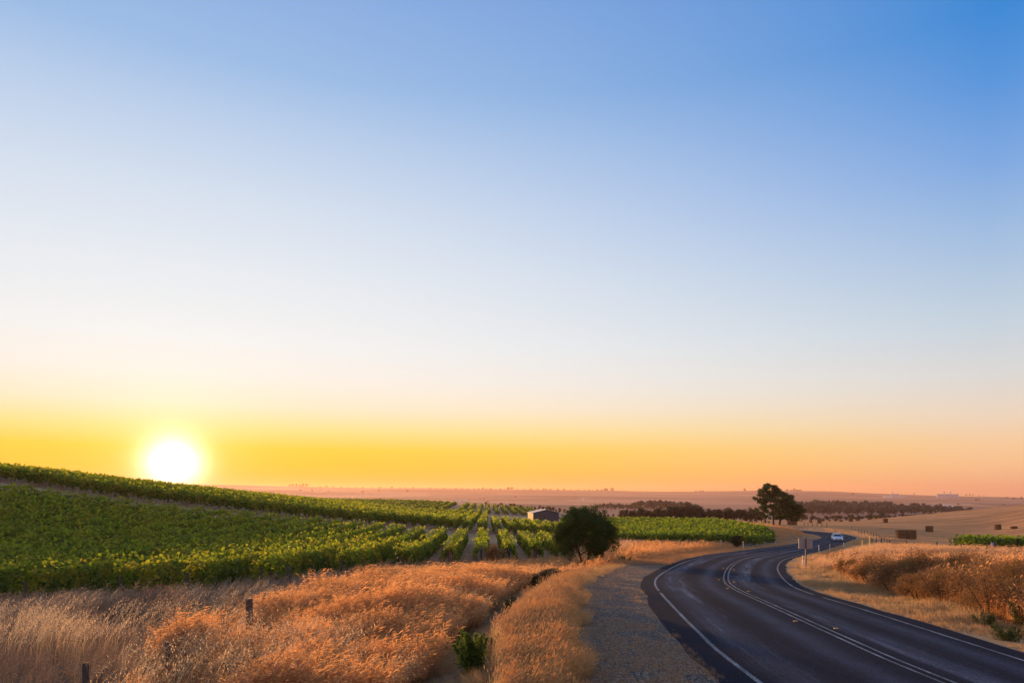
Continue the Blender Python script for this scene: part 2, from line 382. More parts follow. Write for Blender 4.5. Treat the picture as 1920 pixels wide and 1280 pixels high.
def ground_material():
    m, t = material('ground_earth')
    at_ = t.n('ShaderNodeAttribute', attribute_name='albedo'); gv = t.n('ShaderNodeAttribute', attribute_name='gravel')
    fl = t.n('ShaderNodeAttribute', attribute_name='field')
    P = t.n('ShaderNodeNewGeometry').outputs['Position']
    n1 = noise(t, 0.6, 6, 0.65, P); n2 = noise(t, 9.0, 4, 0.7, P); n3 = noise(t, 0.05, 5, 0.6, P)
    # streaks left by harvesting: stretched coordinates
    mp = t.n('ShaderNodeMapping'); mp.inputs['Scale'].default_value = (0.02, 0.30, 0.3); mp.inputs['Rotation'].default_value = (0, 0, rad(-8)); t.l(P, mp.inputs[0])
    st = noise(t, 1.0, 4, 0.6, mp.outputs[0])
    base = at_.outputs['Vector']
    def lvl(f, lo, hi): 
        mrn = t.n('ShaderNodeMapRange'); t.l(f, mrn.inputs[0]); mrn.inputs['From Min'].default_value = 0.3; mrn.inputs['From Max'].default_value = 0.7
        mrn.inputs['To Min'].default_value = lo; mrn.inputs['To Max'].default_value = hi; return mrn.outputs[0]
    k = t.math('MULTIPLY', lvl(n1, 0.72, 1.28), t.math('MULTIPLY', lvl(n2, 0.75, 1.25), lvl(n3, 0.82, 1.15)))
    kf = t.math('MULTIPLY', lvl(st, 0.40, 1.4), lvl(n3, 0.85, 1.12))
    kk = t.math('ADD', t.math('MULTIPLY', k, t.math('SUBTRACT', 1.0, fl.outputs['Fac'])), t.math('MULTIPLY', kf, fl.outputs['Fac']))
    vm = t.n('ShaderNodeVectorMath', operation='SCALE'); t.l(base, vm.inputs[0]); t.l(kk, vm.inputs['Scale'])
    # gravel stones
    vo = t.n('ShaderNodeTexVoronoi'); vo.inputs['Scale'].default_value = 38; t.l(P, vo.inputs['Vector'])
    sv = t.n('ShaderNodeSeparateColor'); t.l(vo.outputs['Color'], sv.inputs[0])
    stone = t.ramp(sv.outputs[0], [(0.0, (0.045, 0.036, 0.032)), (0.55, (0.105, 0.082, 0.072)), (0.85, (0.20, 0.155, 0.125)), (1.0, (0.42, 0.33, 0.26))])
    gm = t.math('ADD', gv.outputs['Fac'], t.math('MULTIPLY', t.math('SUBTRACT', noise(t, 1.1, 7, 0.8, P), 0.52), 1.7))
    gmr = t.n('ShaderNodeMapRange'); t.l(gm, gmr.inputs[0]); gmr.inputs['From Min'].default_value = 0.42; gmr.inputs['From Max'].default_value = 0.60
    gfac = t.math('MULTIPLY', gmr.outputs[0], t.math('GREATER_THAN', gv.outputs['Fac'], 0.02))
    col = t.mix(gfac, vm.outputs[0], stone)
    # paddocks far away
    mp2 = t.n('ShaderNodeMapping'); mp2.inputs['Scale'].default_value = (1 / 700, 1 / 1100, 0); mp2.inputs['Rotation'].default_value = (0, 0, rad(14)); t.l(P, mp2.inputs[0])
    v2 = t.n('ShaderNodeTexVoronoi', distance='CHEBYCHEV'); v2.inputs['Scale'].default_value = 1.0; t.l(mp2.outputs[0], v2.inputs['Vector'])
    s2 = t.n('ShaderNodeSeparateColor'); t.l(v2.outputs['Color'], s2.inputs[0])
    pad = t.ramp(s2.outputs[0], [(0.0, (0.42, 0.42, 0.42)), (0.3, (0.95, 0.85, 0.85)), (0.6, (0.75, 0.72, 0.75)), (1.0, (1.45, 1.35, 1.25))])
    sp = t.n('ShaderNodeSeparateXYZ'); t.l(P, sp.inputs[0])
    ff = t.n('ShaderNodeMapRange'); t.l(sp.outputs[1], ff.inputs[0]); ff.inputs['From Min'].default_value = 620; ff.inputs['From Max'].default_value = 900
    col = t.mix(ff.outputs[0], col, t.mix(1.0, col, pad, 'MULTIPLY'))
    b = t.n('ShaderNodeBump'); b.inputs['Distance'].default_value = 0.03; b.inputs['Strength'].default_value = 0.8
    t.l(t.math('ADD', n2, vo.outputs['Distance']), b.inputs['Height'])
    finish(t, col, 0.95, 0.08, b.outputs[0])
    return m
M_GROUND = ground_material()

# ------------------------------------------------------------------ ground sheet to the horizon
nu, nv = 560, 1000
uu = np.linspace(-1, 1, nu); qq = np.linspace(math.log(10.0), math.log(12048.0), nv)
Yg = np.exp(qq) - 48.0
Wd = 60 + 1.25 * np.maximum(Yg, -40) + np.maximum(0, -Yg) * 0.5
GX = uu[None, :] * Wd[:, None]; GY = np.repeat(Yg[:, None], nu, 1)
GZ, GSD = H(GX, GY, carve=0.22, full=True)
xx, yy, sd = GX.ravel(), GY.ravel(), GSD.ravel()
def mixc(c, m, new): m = np.clip(m, 0, 1)[:, None]; return c * (1 - m) + np.array(new) * m
alb = np.tile(np.array([(0.34, 0.215, 0.12)]), (len(xx), 1))
n_a = vnoise(xx, yy, 6, 5)
alb = mixc(alb, smooth(0.1, 0.8, n_a), (0.24, 0.17, 0.10))
vine = (yy > edge_n(xx) - 0.5) & (yy < 440) & (xx < 20 + 0.02 * yy)
alb = mixc(alb, vine * 1.0, (0.40, 0.25, 0.14))
rb_poly = [(12, 84), (15, 97), (49, 99), (62, 122), (70, 150), (72, 215), (20, 235), (14, 200)]
alb = mixc(alb, inpoly(xx, yy, rb_poly) * 1.0, (0.24, 0.18, 0.12))
field = smooth(7, 14, sd) * (yy > 95) * (yy < 700) + ((yy > 235) & (yy < 700) & (xx > 45)) * 1.0
field = np.clip(field, 0, 1) * (sd > 0) + ((yy > 230) & (xx > 40) & (yy < 700)) * 1.0; field = np.clip(field, 0, 1)
alb = mixc(alb, field, (0.53, 0.235, 0.09))
alb = mixc(alb, smooth(560, 700, yy), (0.37, 0.195, 0.125))
bnd = vnoise(xx + 0.3 * yy, yy * 1.6, 1300, 12) + 0.8 * vnoise(xx, yy * 2.2, 620, 13)
far_ = smooth(700, 1100, yy)
alb = alb * (1 + (far_ * np.clip(np.round(bnd * 2.2) / 2.2, -1, 1) * 0.42))[:, None]
wedge = far_ * smooth(0.35, 0.5, vnoise(xx * 0.6, yy * 1.5, 900, 14))
alb = mixc(alb, wedge * 0.75, (0.13, 0.085, 0.075))
lv = smooth(-9.6, -8.6, sd) * (1 - smooth(-8.4, -7.6, sd)) * (yy < 50)
grz = (xx > -45) & (yy > 5) & (yy < 66) & (((sd < -6.8) & (yy < edge_n(xx) + 1)) | ((sd > 6.8) & (sd < 26)))
alb = mixc(alb, grz * 1.0, (0.115, 0.075, 0.05))  # dense litter under tall grass, with shade of the gaps painted in
alb = mixc(alb, lv * 0.8, (0.17, 0.12, 0.08))
verge = (np.abs(sd) < 6.5) & (yy < 400)
alb = mixc(alb, verge * 1.0, (0.40, 0.24, 0.125))
edge_w = 5.7 + 0.35 * vnoise(xx, yy, 3.0, 9)
alb = mixc(alb, ((sd < -3.5) & (sd > -7.2) & (yy < 55)) * 0.8, (0.22, 0.15, 0.10))
gr = (1 - smooth(edge_w - 0.5, edge_w + 0.8, -sd)) * (sd < -3.0) * (1 - smooth(44, 58, yy))
gr = np.maximum(gr, (1 - smooth(4.1, 4.6, np.abs(sd))) * 0.45 * (yy < 390))
fv, cv = np.meshgrid(np.arange(nv - 1), np.arange(nu - 1), indexing='ij'); i0 = (fv * nu + cv).ravel()
me = mesh_np('ground', np.stack([xx, yy, GZ.ravel()], 1), [np.stack([i0, i0 + 1, i0 + nu + 1, i0 + nu], 1)], [M_GROUND], True,
             {'albedo': alb, 'gravel': gr, 'field': field})
tag(obj('ground', me), kind='structure')

# ------------------------------------------------------------------ road
def asphalt_material():
    m, t = material('worn_asphalt')
    uvn = t.n('ShaderNodeAttribute', attribute_name='lateral'); d = uvn.outputs['Fac']
    P = t.n('ShaderNodeNewGeometry').outputs['Position']
    al = t.n('ShaderNodeAttribute', attribute_name='along').outputs['Fac']
    def bump_at(c, w):
        return t.math('EXPONENT', t.math('MULTIPLY', t.math('POWER', t.math('DIVIDE', t.math('SUBTRACT', d, c), w), 2.0), -1.0))
    wv = t.n('ShaderNodeCombineXYZ'); t.l(t.math('MULTIPLY', al, 0.14), wv.inputs[0]); t.l(t.math('MULTIPLY', d, 0.9), wv.inputs[1])
    blot = noise(t, 1.0, 5, 0.6, wv.outputs[0])
    tr = t.math('ADD', t.math('ADD', bump_at(-2.5, 0.38), bump_at(-0.95, 0.36)), t.math('ADD', bump_at(0.85, 0.36), bump_at(2.2, 0.36)))
    tr = t.math('MULTIPLY', tr, t.math('ADD', 0.25, t.math('MULTIPLY', blot, 1.1)))
    c = t.mix(t.math('MULTIPLY', tr, 0.8), (0.0065, 0.0100, 0.0220), (0.034, 0.042, 0.072))  # polished tracks; their blue is a painted sheen of the sky
    # worn pale patches with glare painted in, longest in the inner wheel path
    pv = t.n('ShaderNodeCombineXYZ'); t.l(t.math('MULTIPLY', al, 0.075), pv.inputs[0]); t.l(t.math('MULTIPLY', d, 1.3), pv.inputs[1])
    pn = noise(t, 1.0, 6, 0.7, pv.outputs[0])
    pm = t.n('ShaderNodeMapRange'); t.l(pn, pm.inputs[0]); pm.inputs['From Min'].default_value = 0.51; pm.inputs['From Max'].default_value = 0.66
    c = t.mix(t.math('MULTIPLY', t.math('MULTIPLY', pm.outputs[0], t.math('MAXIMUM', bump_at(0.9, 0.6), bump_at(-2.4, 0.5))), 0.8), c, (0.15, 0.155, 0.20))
    vo = t.n('ShaderNodeTexVoronoi'); vo.inputs['Scale'].default_value = 65; t.l(P, vo.inputs['Vector'])
    sv = t.n('ShaderNodeSeparateColor'); t.l(vo.outputs['Color'], sv.inputs[0])
    sp = t.ramp(sv.outputs[0], [(0.0, 0.45), (0.7, 0.95), (0.93, 1.6), (1.0, 3.2)])
    c = t.mix(1.0, c, sp, 'MULTIPLY')
    n2 = noise(t, 0.8, 5, 0.7, P)
    c = t.mix(1.0, c, t.ramp(n2, [(0.3, 0.75), (0.7, 1.3)]), 'MULTIPLY')
    b = t.n('ShaderNodeBump'); b.inputs['Distance'].default_value = 0.006; b.inputs['Strength'].default_value = 0.9; t.l(vo.outputs['Distance'], b.inputs['Height'])
    rr = t.math('SUBTRACT', 0.9, t.math('MULTIPLY', tr, 0.25))
    finish(t, c, rr, 0.06, b.outputs[0])
    return m
def paint_material():
    m, t = material('worn_line_paint')
    P = t.n('ShaderNodeNewGeometry').outputs['Position']
    a = noise(t, 22, 5, 0.8, P); a2 = noise(t, 1.1, 4, 0.6, P)
    c = t.mix(t.ramp(t.math('ADD', a, t.math('MULTIPLY', a2, 0.6)), [(0.66, 0.0), (0.86, 1.0)]), (0.25, 0.265, 0.30), (0.04, 0.045, 0.058))
    finish(t, c, 0.75, 0.3); return m
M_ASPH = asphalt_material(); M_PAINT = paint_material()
# even resample of the centre line
seg = np.linalg.norm(np.diff(RC, axis=0), axis=1); S = np.concatenate([[0], np.cumsum(seg)])
ss = np.arange(0, S[-1] - 5, 0.75)
def at_s(s, d):
    """world point on the road at arc length s, lateral offset d (right +)"""
    x = np.interp(s, S, RC[:, 0]); y = np.interp(s, S, RC[:, 1])
    x2 = np.interp(s + 1.0, S, RC[:, 0]); y2 = np.interp(s + 1.0, S, RC[:, 1]); x1 = np.interp(s - 1.0, S, RC[:, 0]); y1 = np.interp(s - 1.0, S, RC[:, 1])
    tx, ty = x2 - x1, y2 - y1; L = np.hypot(tx, ty) + 1e-9; tx /= L; ty /= L
    zc = np.interp(s, S, RCZ); cr = np.interp(s, S, CROSS)
    return np.stack([x + ty * d, y - tx * d, zc + cr * d], -1)
def s_at_Y(Y): return np.interp(Y, RC[:, 1], S)
def ribbon(name, s, dl, dr, lift, mat, parent=None, cols=2, thick=0.0):
    dd = np.linspace(0, 1, cols)
    dl = np.broadcast_to(dl, s.shape); dr = np.broadcast_to(dr, s.shape)
    D = dl[:, None] * (1 - dd) + dr[:, None] * dd
    V = np.stack([at_s(s, D[:, j]) for j in range(cols)], 1); V[..., 2] += lift
    lat = D.copy(); al = np.repeat(s[:, None], cols, 1)
    if thick:
        for j, side in ((0, 0), (cols - 1, -1)):
            e = V[:, j:j + 1].copy(); e[..., 2] -= thick
            V = np.concatenate([e, V], 1) if side == 0 else np.concatenate([V, e], 1)
            if side == 0: lat = np.concatenate([lat[:, :1], lat], 1); al = np.concatenate([al[:, :1], al], 1)
            else: lat = np.concatenate([lat, lat[:, -1:]], 1); al = np.concatenate([al, al[:, -1:]], 1)
            if side == 0: cols += 0
        cc = V.shape[1]
    else: cc = cols
    n = len(s); a, b = np.meshgrid(np.arange(n - 1), np.arange(cc - 1), indexing='ij'); i = (a * cc + b).ravel()
    me = mesh_np(name, V.reshape(-1, 3), [np.stack([i, i + 1, i + cc + 1, i + cc], 1)], [mat], False, {'lateral': lat.ravel(), 'along': al.ravel()})
    return obj(name, me, parent)
wig = 0.05 * vnoise(ss, ss * 0, 1.1, 3) + 0.05 * vnoise(ss, ss * 0, 0.6, 4)
EDGE_L = np.interp(np.interp(ss, S, RC[:, 1]), [0, 11, 30, 60, 120, 400], [-3.85, -3.9, -3.75, -3.75, -3.7, -3.6])
EDGE_R = np.interp(np.interp(ss, S, RC[:, 1]), [0, 11, 30, 60, 120, 400], [3.45, 3.45, 3.5, 3.55, 3.6, 3.6])
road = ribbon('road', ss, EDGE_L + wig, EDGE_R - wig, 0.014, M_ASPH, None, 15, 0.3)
tag(road, kind='structure')
YY = np.interp(ss, S, RC[:, 1])
LL = np.interp(YY, [0, 11, 30, 60, 120, 400], [-3.2, -3.25, -3.2, -3.2, -3.2, -3.1])
LR = np.interp(YY, [0, 11, 17, 30, 60, 120, 400], [2.9, 2.85, 2.85, 2.95, 3.05, 3.1, 3.1])
def line(name, m, c, w): ribbon(name, ss[m], (c - w / 2) if np.isscalar(c) else (c - w / 2)[m], (c + w / 2) if np.isscalar(c) else (c + w / 2)[m], 0.0185, M_PAINT, road)
s26 = float(s_at_Y(23.5))
line('edge_line', (ss < s26 - 0.1), LL, 0.09); line('edge_line', (ss > s26 + 0.1), LL, 0.09)
s19 = float(s_at_Y(27.0)); line('edge_line', ss < s19 - 0.3, LR, 0.085); line('edge_line', ss > s19 + 0.3, LR, 0.10)
mm = YY < 150
line('centre_line', mm, -0.11, 0.065); line('centre_line', mm, 0.11, 0.065); line('centre_line', YY >= 150, 0.0, 0.075)
# raised pavement markers beside the double line
M_AMB = simple('amber_marker', (0.45, 0.26, 0.05), 0.4)
for k, Y0 in enumerate((17.5, 27.5, 33.5, 44.0)):
    for sgn in (-1, 1):
        p = at_s(float(s_at_Y(Y0 - (0.9 if sgn > 0 else 0))), sgn * 0.34)
        b = MB(); b.box((0, 0, 0.012), (0.10, 0.06, 0.018)); o = b.build('road_stud', M_AMB, road, loc=(p[0], p[1], p[2] + 0.015))

# ------------------------------------------------------------------ air
hm, t = material('haze')
pv = t.n('ShaderNodeVolumePrincipled'); pv.inputs['Color'].default_value = (1.0, 0.58, 0.40, 1); pv.inputs['Density'].default_value = 0.00008; pv.inputs['Anisotropy'].default_value = 0.4
o_ = t.n('ShaderNodeOutputMaterial'); t.l(pv.outputs[0], o_.inputs['Volume'])
ZLO = float(GZ.min()) - 1.0; ZHI = float(GZ.max()) + 22.0; print('haze', ZLO, ZHI)
hz = MB(); hz.box((0, 6000, 0.5 * (ZLO + ZHI)), (36000, 13400, ZHI - ZLO)); ho = hz.build('haze', hm); tag(ho, kind='stuff')

# ------------------------------------------------------------------ vegetation materials
def leaf_material(name, a, b, c=None, transl=0.4, rough=0.6, tboost=1.3):
    """a dark, b bright, c a third tone picked by clump noise"""
    m, t = material(name)
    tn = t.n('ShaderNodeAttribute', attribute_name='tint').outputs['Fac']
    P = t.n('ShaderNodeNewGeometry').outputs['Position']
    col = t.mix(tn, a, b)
    if c is not None:
        f = t.ramp(noise(t, 0.55, 4, 0.7, P), [(0.48, 0.0), (0.66, 1.0)])
        col = t.mix(t.math('MULTIPLY', f, 0.75), col, c)
    tc_ = t.mix(1.0, col, (tboost, tboost, tboost * 0.8), 'MULTIPLY')
    finish(t, col, rough, 0.25, None, transl, tc_)
    return m
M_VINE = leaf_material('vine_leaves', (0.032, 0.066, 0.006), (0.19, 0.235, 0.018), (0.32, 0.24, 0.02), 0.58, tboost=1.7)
M_VINE_R = leaf_material('shaded_vine_leaves', (0.028, 0.062, 0.006), (0.120, 0.185, 0.014), (0.20, 0.20, 0.016), 0.5, tboost=1.5)  # darker copy of the vine leaves, shade put into the colour
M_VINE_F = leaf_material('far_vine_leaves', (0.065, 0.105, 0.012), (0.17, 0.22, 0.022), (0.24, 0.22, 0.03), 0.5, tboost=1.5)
M_EUC = leaf_material('drooping_gum_leaves', (0.016, 0.046, 0.010), (0.045, 0.100, 0.018), (0.075, 0.085, 0.012), 0.30)
M_GUM = leaf_material('gum_leaves', (0.024, 0.050, 0.012), (0.080, 0.105, 0.025), (0.13, 0.10, 0.03), 0.30)
M_BELT = leaf_material('belt_leaves', (0.030, 0.030, 0.015), (0.075, 0.062, 0.030), (0.10, 0.065, 0.035), 0.25)
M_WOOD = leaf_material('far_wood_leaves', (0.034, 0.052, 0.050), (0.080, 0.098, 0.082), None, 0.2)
M_BUSH = leaf_material('scrub_leaves', (0.018, 0.024, 0.010), (0.055, 0.050, 0.018), (0.09, 0.05, 0.02), 0.25)
M_OLIVE = leaf_material('olive_scrub', (0.045, 0.042, 0.018), (0.16, 0.12, 0.05), (0.22, 0.13, 0.06), 0.3)
M_RUST = leaf_material('rusty_weed', (0.12, 0.065, 0.026), (0.42, 0.19, 0.07), (0.13, 0.11, 0.03), 0.35)
M_DULLW = leaf_material('dull_green_weed', (0.035, 0.048, 0.015), (0.11, 0.12, 0.035), (0.16, 0.12, 0.04), 0.35)
M_WEED = leaf_material('green_weed', (0.040, 0.085, 0.012), (0.115, 0.17, 0.022), (0.14, 0.16, 0.03), 0.45)
M_BARK = simple('grey_brown_bark', (0.075, 0.055, 0.042), 0.9, 0.1, 14, 0.5, bump=0.02)
M_POST = simple('weathered_post', (0.075, 0.062, 0.055), 0.9, 0.1, 18, 0.5, bump=0.01)
def grass_material(name, base, tip, alt, transl=0.62):
    m, t = material(name)
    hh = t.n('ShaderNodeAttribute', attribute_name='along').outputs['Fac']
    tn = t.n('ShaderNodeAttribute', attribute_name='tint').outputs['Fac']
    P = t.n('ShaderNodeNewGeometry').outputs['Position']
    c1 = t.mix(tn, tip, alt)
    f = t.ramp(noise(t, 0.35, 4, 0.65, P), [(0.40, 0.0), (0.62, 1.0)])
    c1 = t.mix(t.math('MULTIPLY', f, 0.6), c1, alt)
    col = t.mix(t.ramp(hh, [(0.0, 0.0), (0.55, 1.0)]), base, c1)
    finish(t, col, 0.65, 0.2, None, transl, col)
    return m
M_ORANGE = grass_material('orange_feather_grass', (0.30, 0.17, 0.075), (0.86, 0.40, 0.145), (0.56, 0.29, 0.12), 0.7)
M_PALE = grass_material('shade_toned_dry_grass', (0.12, 0.08, 0.055), (0.35, 0.23, 0.15), (0.25, 0.155, 0.105), 0.5)  # tips darkened: shade below the vines is put into the colour
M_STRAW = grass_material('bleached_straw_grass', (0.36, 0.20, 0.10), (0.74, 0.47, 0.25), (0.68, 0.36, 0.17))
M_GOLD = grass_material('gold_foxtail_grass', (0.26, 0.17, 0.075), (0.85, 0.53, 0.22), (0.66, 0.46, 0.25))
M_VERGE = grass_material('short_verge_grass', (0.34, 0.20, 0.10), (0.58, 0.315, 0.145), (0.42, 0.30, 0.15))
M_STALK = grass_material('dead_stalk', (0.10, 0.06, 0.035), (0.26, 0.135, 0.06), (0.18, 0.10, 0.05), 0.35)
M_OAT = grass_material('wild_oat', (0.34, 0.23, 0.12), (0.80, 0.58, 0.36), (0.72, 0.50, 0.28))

# ------------------------------------------------------------------ leaf clouds
def leaf_cards(P, N, size, aspect=1.0, down=0.0, seed=0):
    """one kite-shaped folded leaf per point, facing roughly N"""
    r = np.random.default_rng(seed + 11); n = len(P)
    N = N + r.normal(0, 0.55, (n, 3)); N /= np.linalg.norm(N, axis=1)[:, None] + 1e-9
    T = r.normal(0, 1, (n, 3)); T[:, 2] -= down
    T -= (T * N).sum(1)[:, None] * N; T /= np.linalg.norm(T, axis=1)[:, None] + 1e-9
    B = np.cross(N, T); s = np.broadcast_to(size, (n,)) * r.uniform(0.65, 1.35, n)
    a = s[:, None] * T * 0.5; b = s[:, None] * B * 0.5 / aspect; nn = N * (s * 0.12)[:, None]
    V = np.stack([P - a, P + b + nn * 0.8 - a * 0.1, P + a, P - b + nn * 0.8 - a * 0.1], 1).reshape(-1, 3)
    i = np.arange(n)[:, None] * 4
    F_ = np.concatenate([np.concatenate([i, i + 1, i + 2], 1), np.concatenate([i, i + 2, i + 3], 1)])
    return V, F_
def cloud_mesh(name, P, N, size, mat, aspect=1.0, down=0.0, tint=None, seed=0):
    V, F_ = leaf_cards(P, N, size, aspect, down, seed)
    if tint is None: tint = np.random.default_rng(seed + 5).uniform(0, 1, len(P)) ** 1.3
    return mesh_np(name, V, [F_], [mat], False, {'tint': np.repeat(tint, 4)})

# ------------------------------------------------------------------ vine rows
row_no = 0
def vine_row(p0, p1, height, halfw, size_k, mat, near, label, group, density=3.0, seed=0):
    """a trellised row from p0 to p1 (plan points)"""
    p0 = np.array(p0, float); p1 = np.array(p1, float); L = np.linalg.norm(p1 - p0); d = (p1 - p0) / L; nrm_ = np.array([d[1], -d[0]])
    r = np.random.default_rng(900 + seed)
    ym = 0.5 * (p0[1] + p1[1])
    # leaves are larger and fewer with distance
    nseg = max(2, int(L / 8)); Ps = []; Ns = []; Ss = []; Ts = []
    for k in range(nseg):
        a, b = k / nseg, (k + 1) / nseg; c = p0 + d * L * (a + b) / 2
        dist = max(20, math.hypot(c[0], c[1])); s = max(0.15, size_k * dist)
        n = int((L / nseg) * (2 * (height - 0.4) + 2 * halfw) * density / (s * s) * 0.62)
        tt = r.uniform(a, b, n) * L
        ph = r.uniform(-0.25, math.pi + 0.25, n)
        rr = 1.0 + 0.17 * vnoise(tt, ph * 1.3 + seed * 9, 1.25, 3) + 0.15 * vnoise(tt, ph * 2 + seed, 0.5, 4) + r.normal(0, 0.10, n)
        rr *= r.uniform(0.72, 1.0, n) ** 0.5
        lat = np.cos(ph) * halfw * rr; zc = 0.5 * height; zz = zc + np.sin(ph) * (height - zc) * (rr * 0.9 + 0.1) - (np.sin(ph) < 0.25) * r.uniform(0, 0.35, n) * 0
        low = r.random(n) < 0.25; zz = np.where(low, r.uniform(0.35, zc, n), zz)
        lat = np.where(low, np.sign(lat) * halfw * (0.85 + 0.3 * vnoise(tt, zz, 0.8, 7)), lat)
        # shoots poking out of the top
        sh = r.random(n) < 0.05; zz = np.where(sh, height + r.uniform(0, 0.35, n), zz)
        xy = p0 + tt[:, None] * d + lat[:, None] * nrm_
        Ps.append(np.column_stack([xy, zz])); Ns.append(np.column_stack([nrm_[0] * np.cos(ph), nrm_[1] * np.cos(ph), np.abs(np.sin(ph)) + 0.1])); Ss.append(np.full(n, s))
        Ts.append(np.clip(0.08 + 0.75 * np.clip(zz / height, 0, 1.1) ** 4 + r.normal(0, 0.2, n) + 0.2 * vnoise(tt, tt * 0, 3.0, seed), 0, 1))  # paler new growth on top; lit crests and dark sides painted into the tint
    P = np.concatenate(Ps); N = np.concatenate(Ns); Sz = np.concatenate(Ss); T = np.concatenate(Ts)
    P[:, 2] += H(P[:, 0], P[:, 1])
    base = (p0[0], p0[1], float(H([p0[0]], [p0[1]])[0]))
    P -= np.array(base)
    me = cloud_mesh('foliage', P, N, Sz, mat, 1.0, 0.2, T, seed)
    if not near:
        return tag(obj('vine_row', me, None, base), label, 'vine row', group)
    root = empty('vine_row', base, 0, label, 'vine row', group)
    obj('foliage', me, root)
    # end post and the first trunks under the leaves
    m = MB(); m.tube([(0, 0, -0.3), (0, 0, height * 0.78)], 0.06, 7); m.build('end_post', M_POST, root, loc=(-d[0] * 0.35, -d[1] * 0.35, 0))
    for k in range(5):
        q = p0 + d * (0.9 + 1.8 * k); zq = float(H([q[0]], [q[1]])[0]) - base[2]
        m = MB(); m.tube([(0, 0, -0.1), (0.03 * ((k % 3) - 1), 0.02, 0.4), (0.02, -0.03 * (k % 2), 0.95)], [0.045, 0.032, 0.028], 6)
        m.build('vine_trunk', M_BARK, root, loc=(q[0] - p0[0], q[1] - p0[1], zq))
    return root

DIRV = np.array([-0.035, 1.0]); DIRV /= np.linalg.norm(DIRV)
def row_x(x0, Y): return x0 + DIRV[0] / DIRV[1] * Y
# near block: rows 2.5 m apart, counted leftwards from the round tree
xs = np.arange(6.6, -76, -2.4)
k1 = 0
STRIP = np.array([(-200, 883), (0, 901), (220, 932), (400, 952), (600, 969), (800, 988), (930, 993), (1100, 1000)], float)
for i, x0 in enumerate(xs):
    ya = edge_n(row_x(x0, 40)); ya = edge_n(row_x(x0, ya)); yb = head_y(row_x(x0, 90)) - 2.5
    yt = np.linspace(ya + 9, yb, 60); xt = row_x(x0, yt); top = HY - (H(xt, yt) + 1.75 - ZC) / yt * F
    okk = top >= np.interp(960 + F * xt / yt, STRIP[:, 0], STRIP[:, 1]); yb = yt[okk][-1] if okk.any() else yt[0]
    ya = ya + 0.6 * math.sin(i * 2.3)
    # the frame's left edge cuts the rows
    yv = -row_x(x0, 50) / 0.76
    ya2 = max(ya, yv - 14)
    if yb - ya2 < 6: continue
    lab = 'leafy green vine row in the near vineyard block, ' + (ordinal(k1) + ' row leftwards from the round tree')
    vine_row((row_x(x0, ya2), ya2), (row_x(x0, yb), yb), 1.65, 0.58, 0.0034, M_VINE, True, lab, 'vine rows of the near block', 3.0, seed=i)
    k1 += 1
# second block up to the skyline
xs = np.arange(24, -112, -2.5); k2 = 0
for i, x0 in enumerate(xs):
    ya = head_y(row_x(x0, 100)) + 1.8
    yb = np.interp(x0, [-112, -90, -60, -30, -5, 24], [150, 165, 200, 236, 252, 214])
    if x0 > 1: yb = min(yb, 168)
    yv = -row_x(x0, 100) / 0.77
    ya2 = max(ya, yv - 10)
    if yb - ya2 < 8: continue
    lab = 'vine row of the middle block beyond the grass strip, ' + ordinal(k2) + ' row leftwards from the shed'
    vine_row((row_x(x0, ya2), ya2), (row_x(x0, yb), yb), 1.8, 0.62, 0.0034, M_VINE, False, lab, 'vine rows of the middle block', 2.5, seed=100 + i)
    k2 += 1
# far block on the facing slope
xs = np.arange(24, -118, -4.0); k3 = 0
for i, x0 in enumerate(xs):
    xc = row_x(x0, 340) ; pxm = 960 + F * xc / 340
    if 846 < pxm < 862: continue
    ya = 284 + 6 * (x0 < -60); yb = np.interp(x0, [-118, -60, 0, 24], [400, 425, 415, 400])
    if x0 > 6: ya = 300
    lab = 'thin vine row on the far rising block, ' + ordinal(k3) + ' row counted from its right end'
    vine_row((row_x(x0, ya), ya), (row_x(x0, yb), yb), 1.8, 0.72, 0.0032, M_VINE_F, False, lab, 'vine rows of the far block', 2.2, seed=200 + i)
    k3 += 1
# block right of the round tree, rows run across the view
RB = [(7, 102), (16, 98.5), (34, 96), (41, 108), (49.5, 128), (57, 165), (61, 208), (40, 222), (16, 226)]
ang = rad(13); dv = np.array([math.cos(ang), math.sin(ang)]); nv_ = np.array([-dv[1], dv[0]]); k4 = 0
for i in range(60):
    o0 = np.array([10, 90]) + nv_ * (i * 2.7 + 3); tt = np.arange(-30, 90, 0.5); Q = o0 + tt[:, None] * dv; ins = inpoly(Q[:, 0], Q[:, 1], RB)
    if ins.sum() < 16: continue
    a, b = Q[ins][0], Q[ins][-1]
    lab = 'vine row running across behind the pale grass, ' + ordinal(k4) + ' row back from the road'
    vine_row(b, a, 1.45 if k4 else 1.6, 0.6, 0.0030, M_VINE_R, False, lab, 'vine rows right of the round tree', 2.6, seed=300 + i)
    k4 += 1
# patch at the right edge of the photograph
for i in range(4):
    y_ = 88 + 2.9 * i
    vine_row((59.0 + i * 1.1, y_), (96.0, y_ + 2.5), 2.05, 0.9, 0.0036, M_VINE_R, i == 0, 'tall vine row at the right edge, ' + ordinal(i) + ' row from the front', 'vine rows at the right edge', 3.0, seed=400 + i)

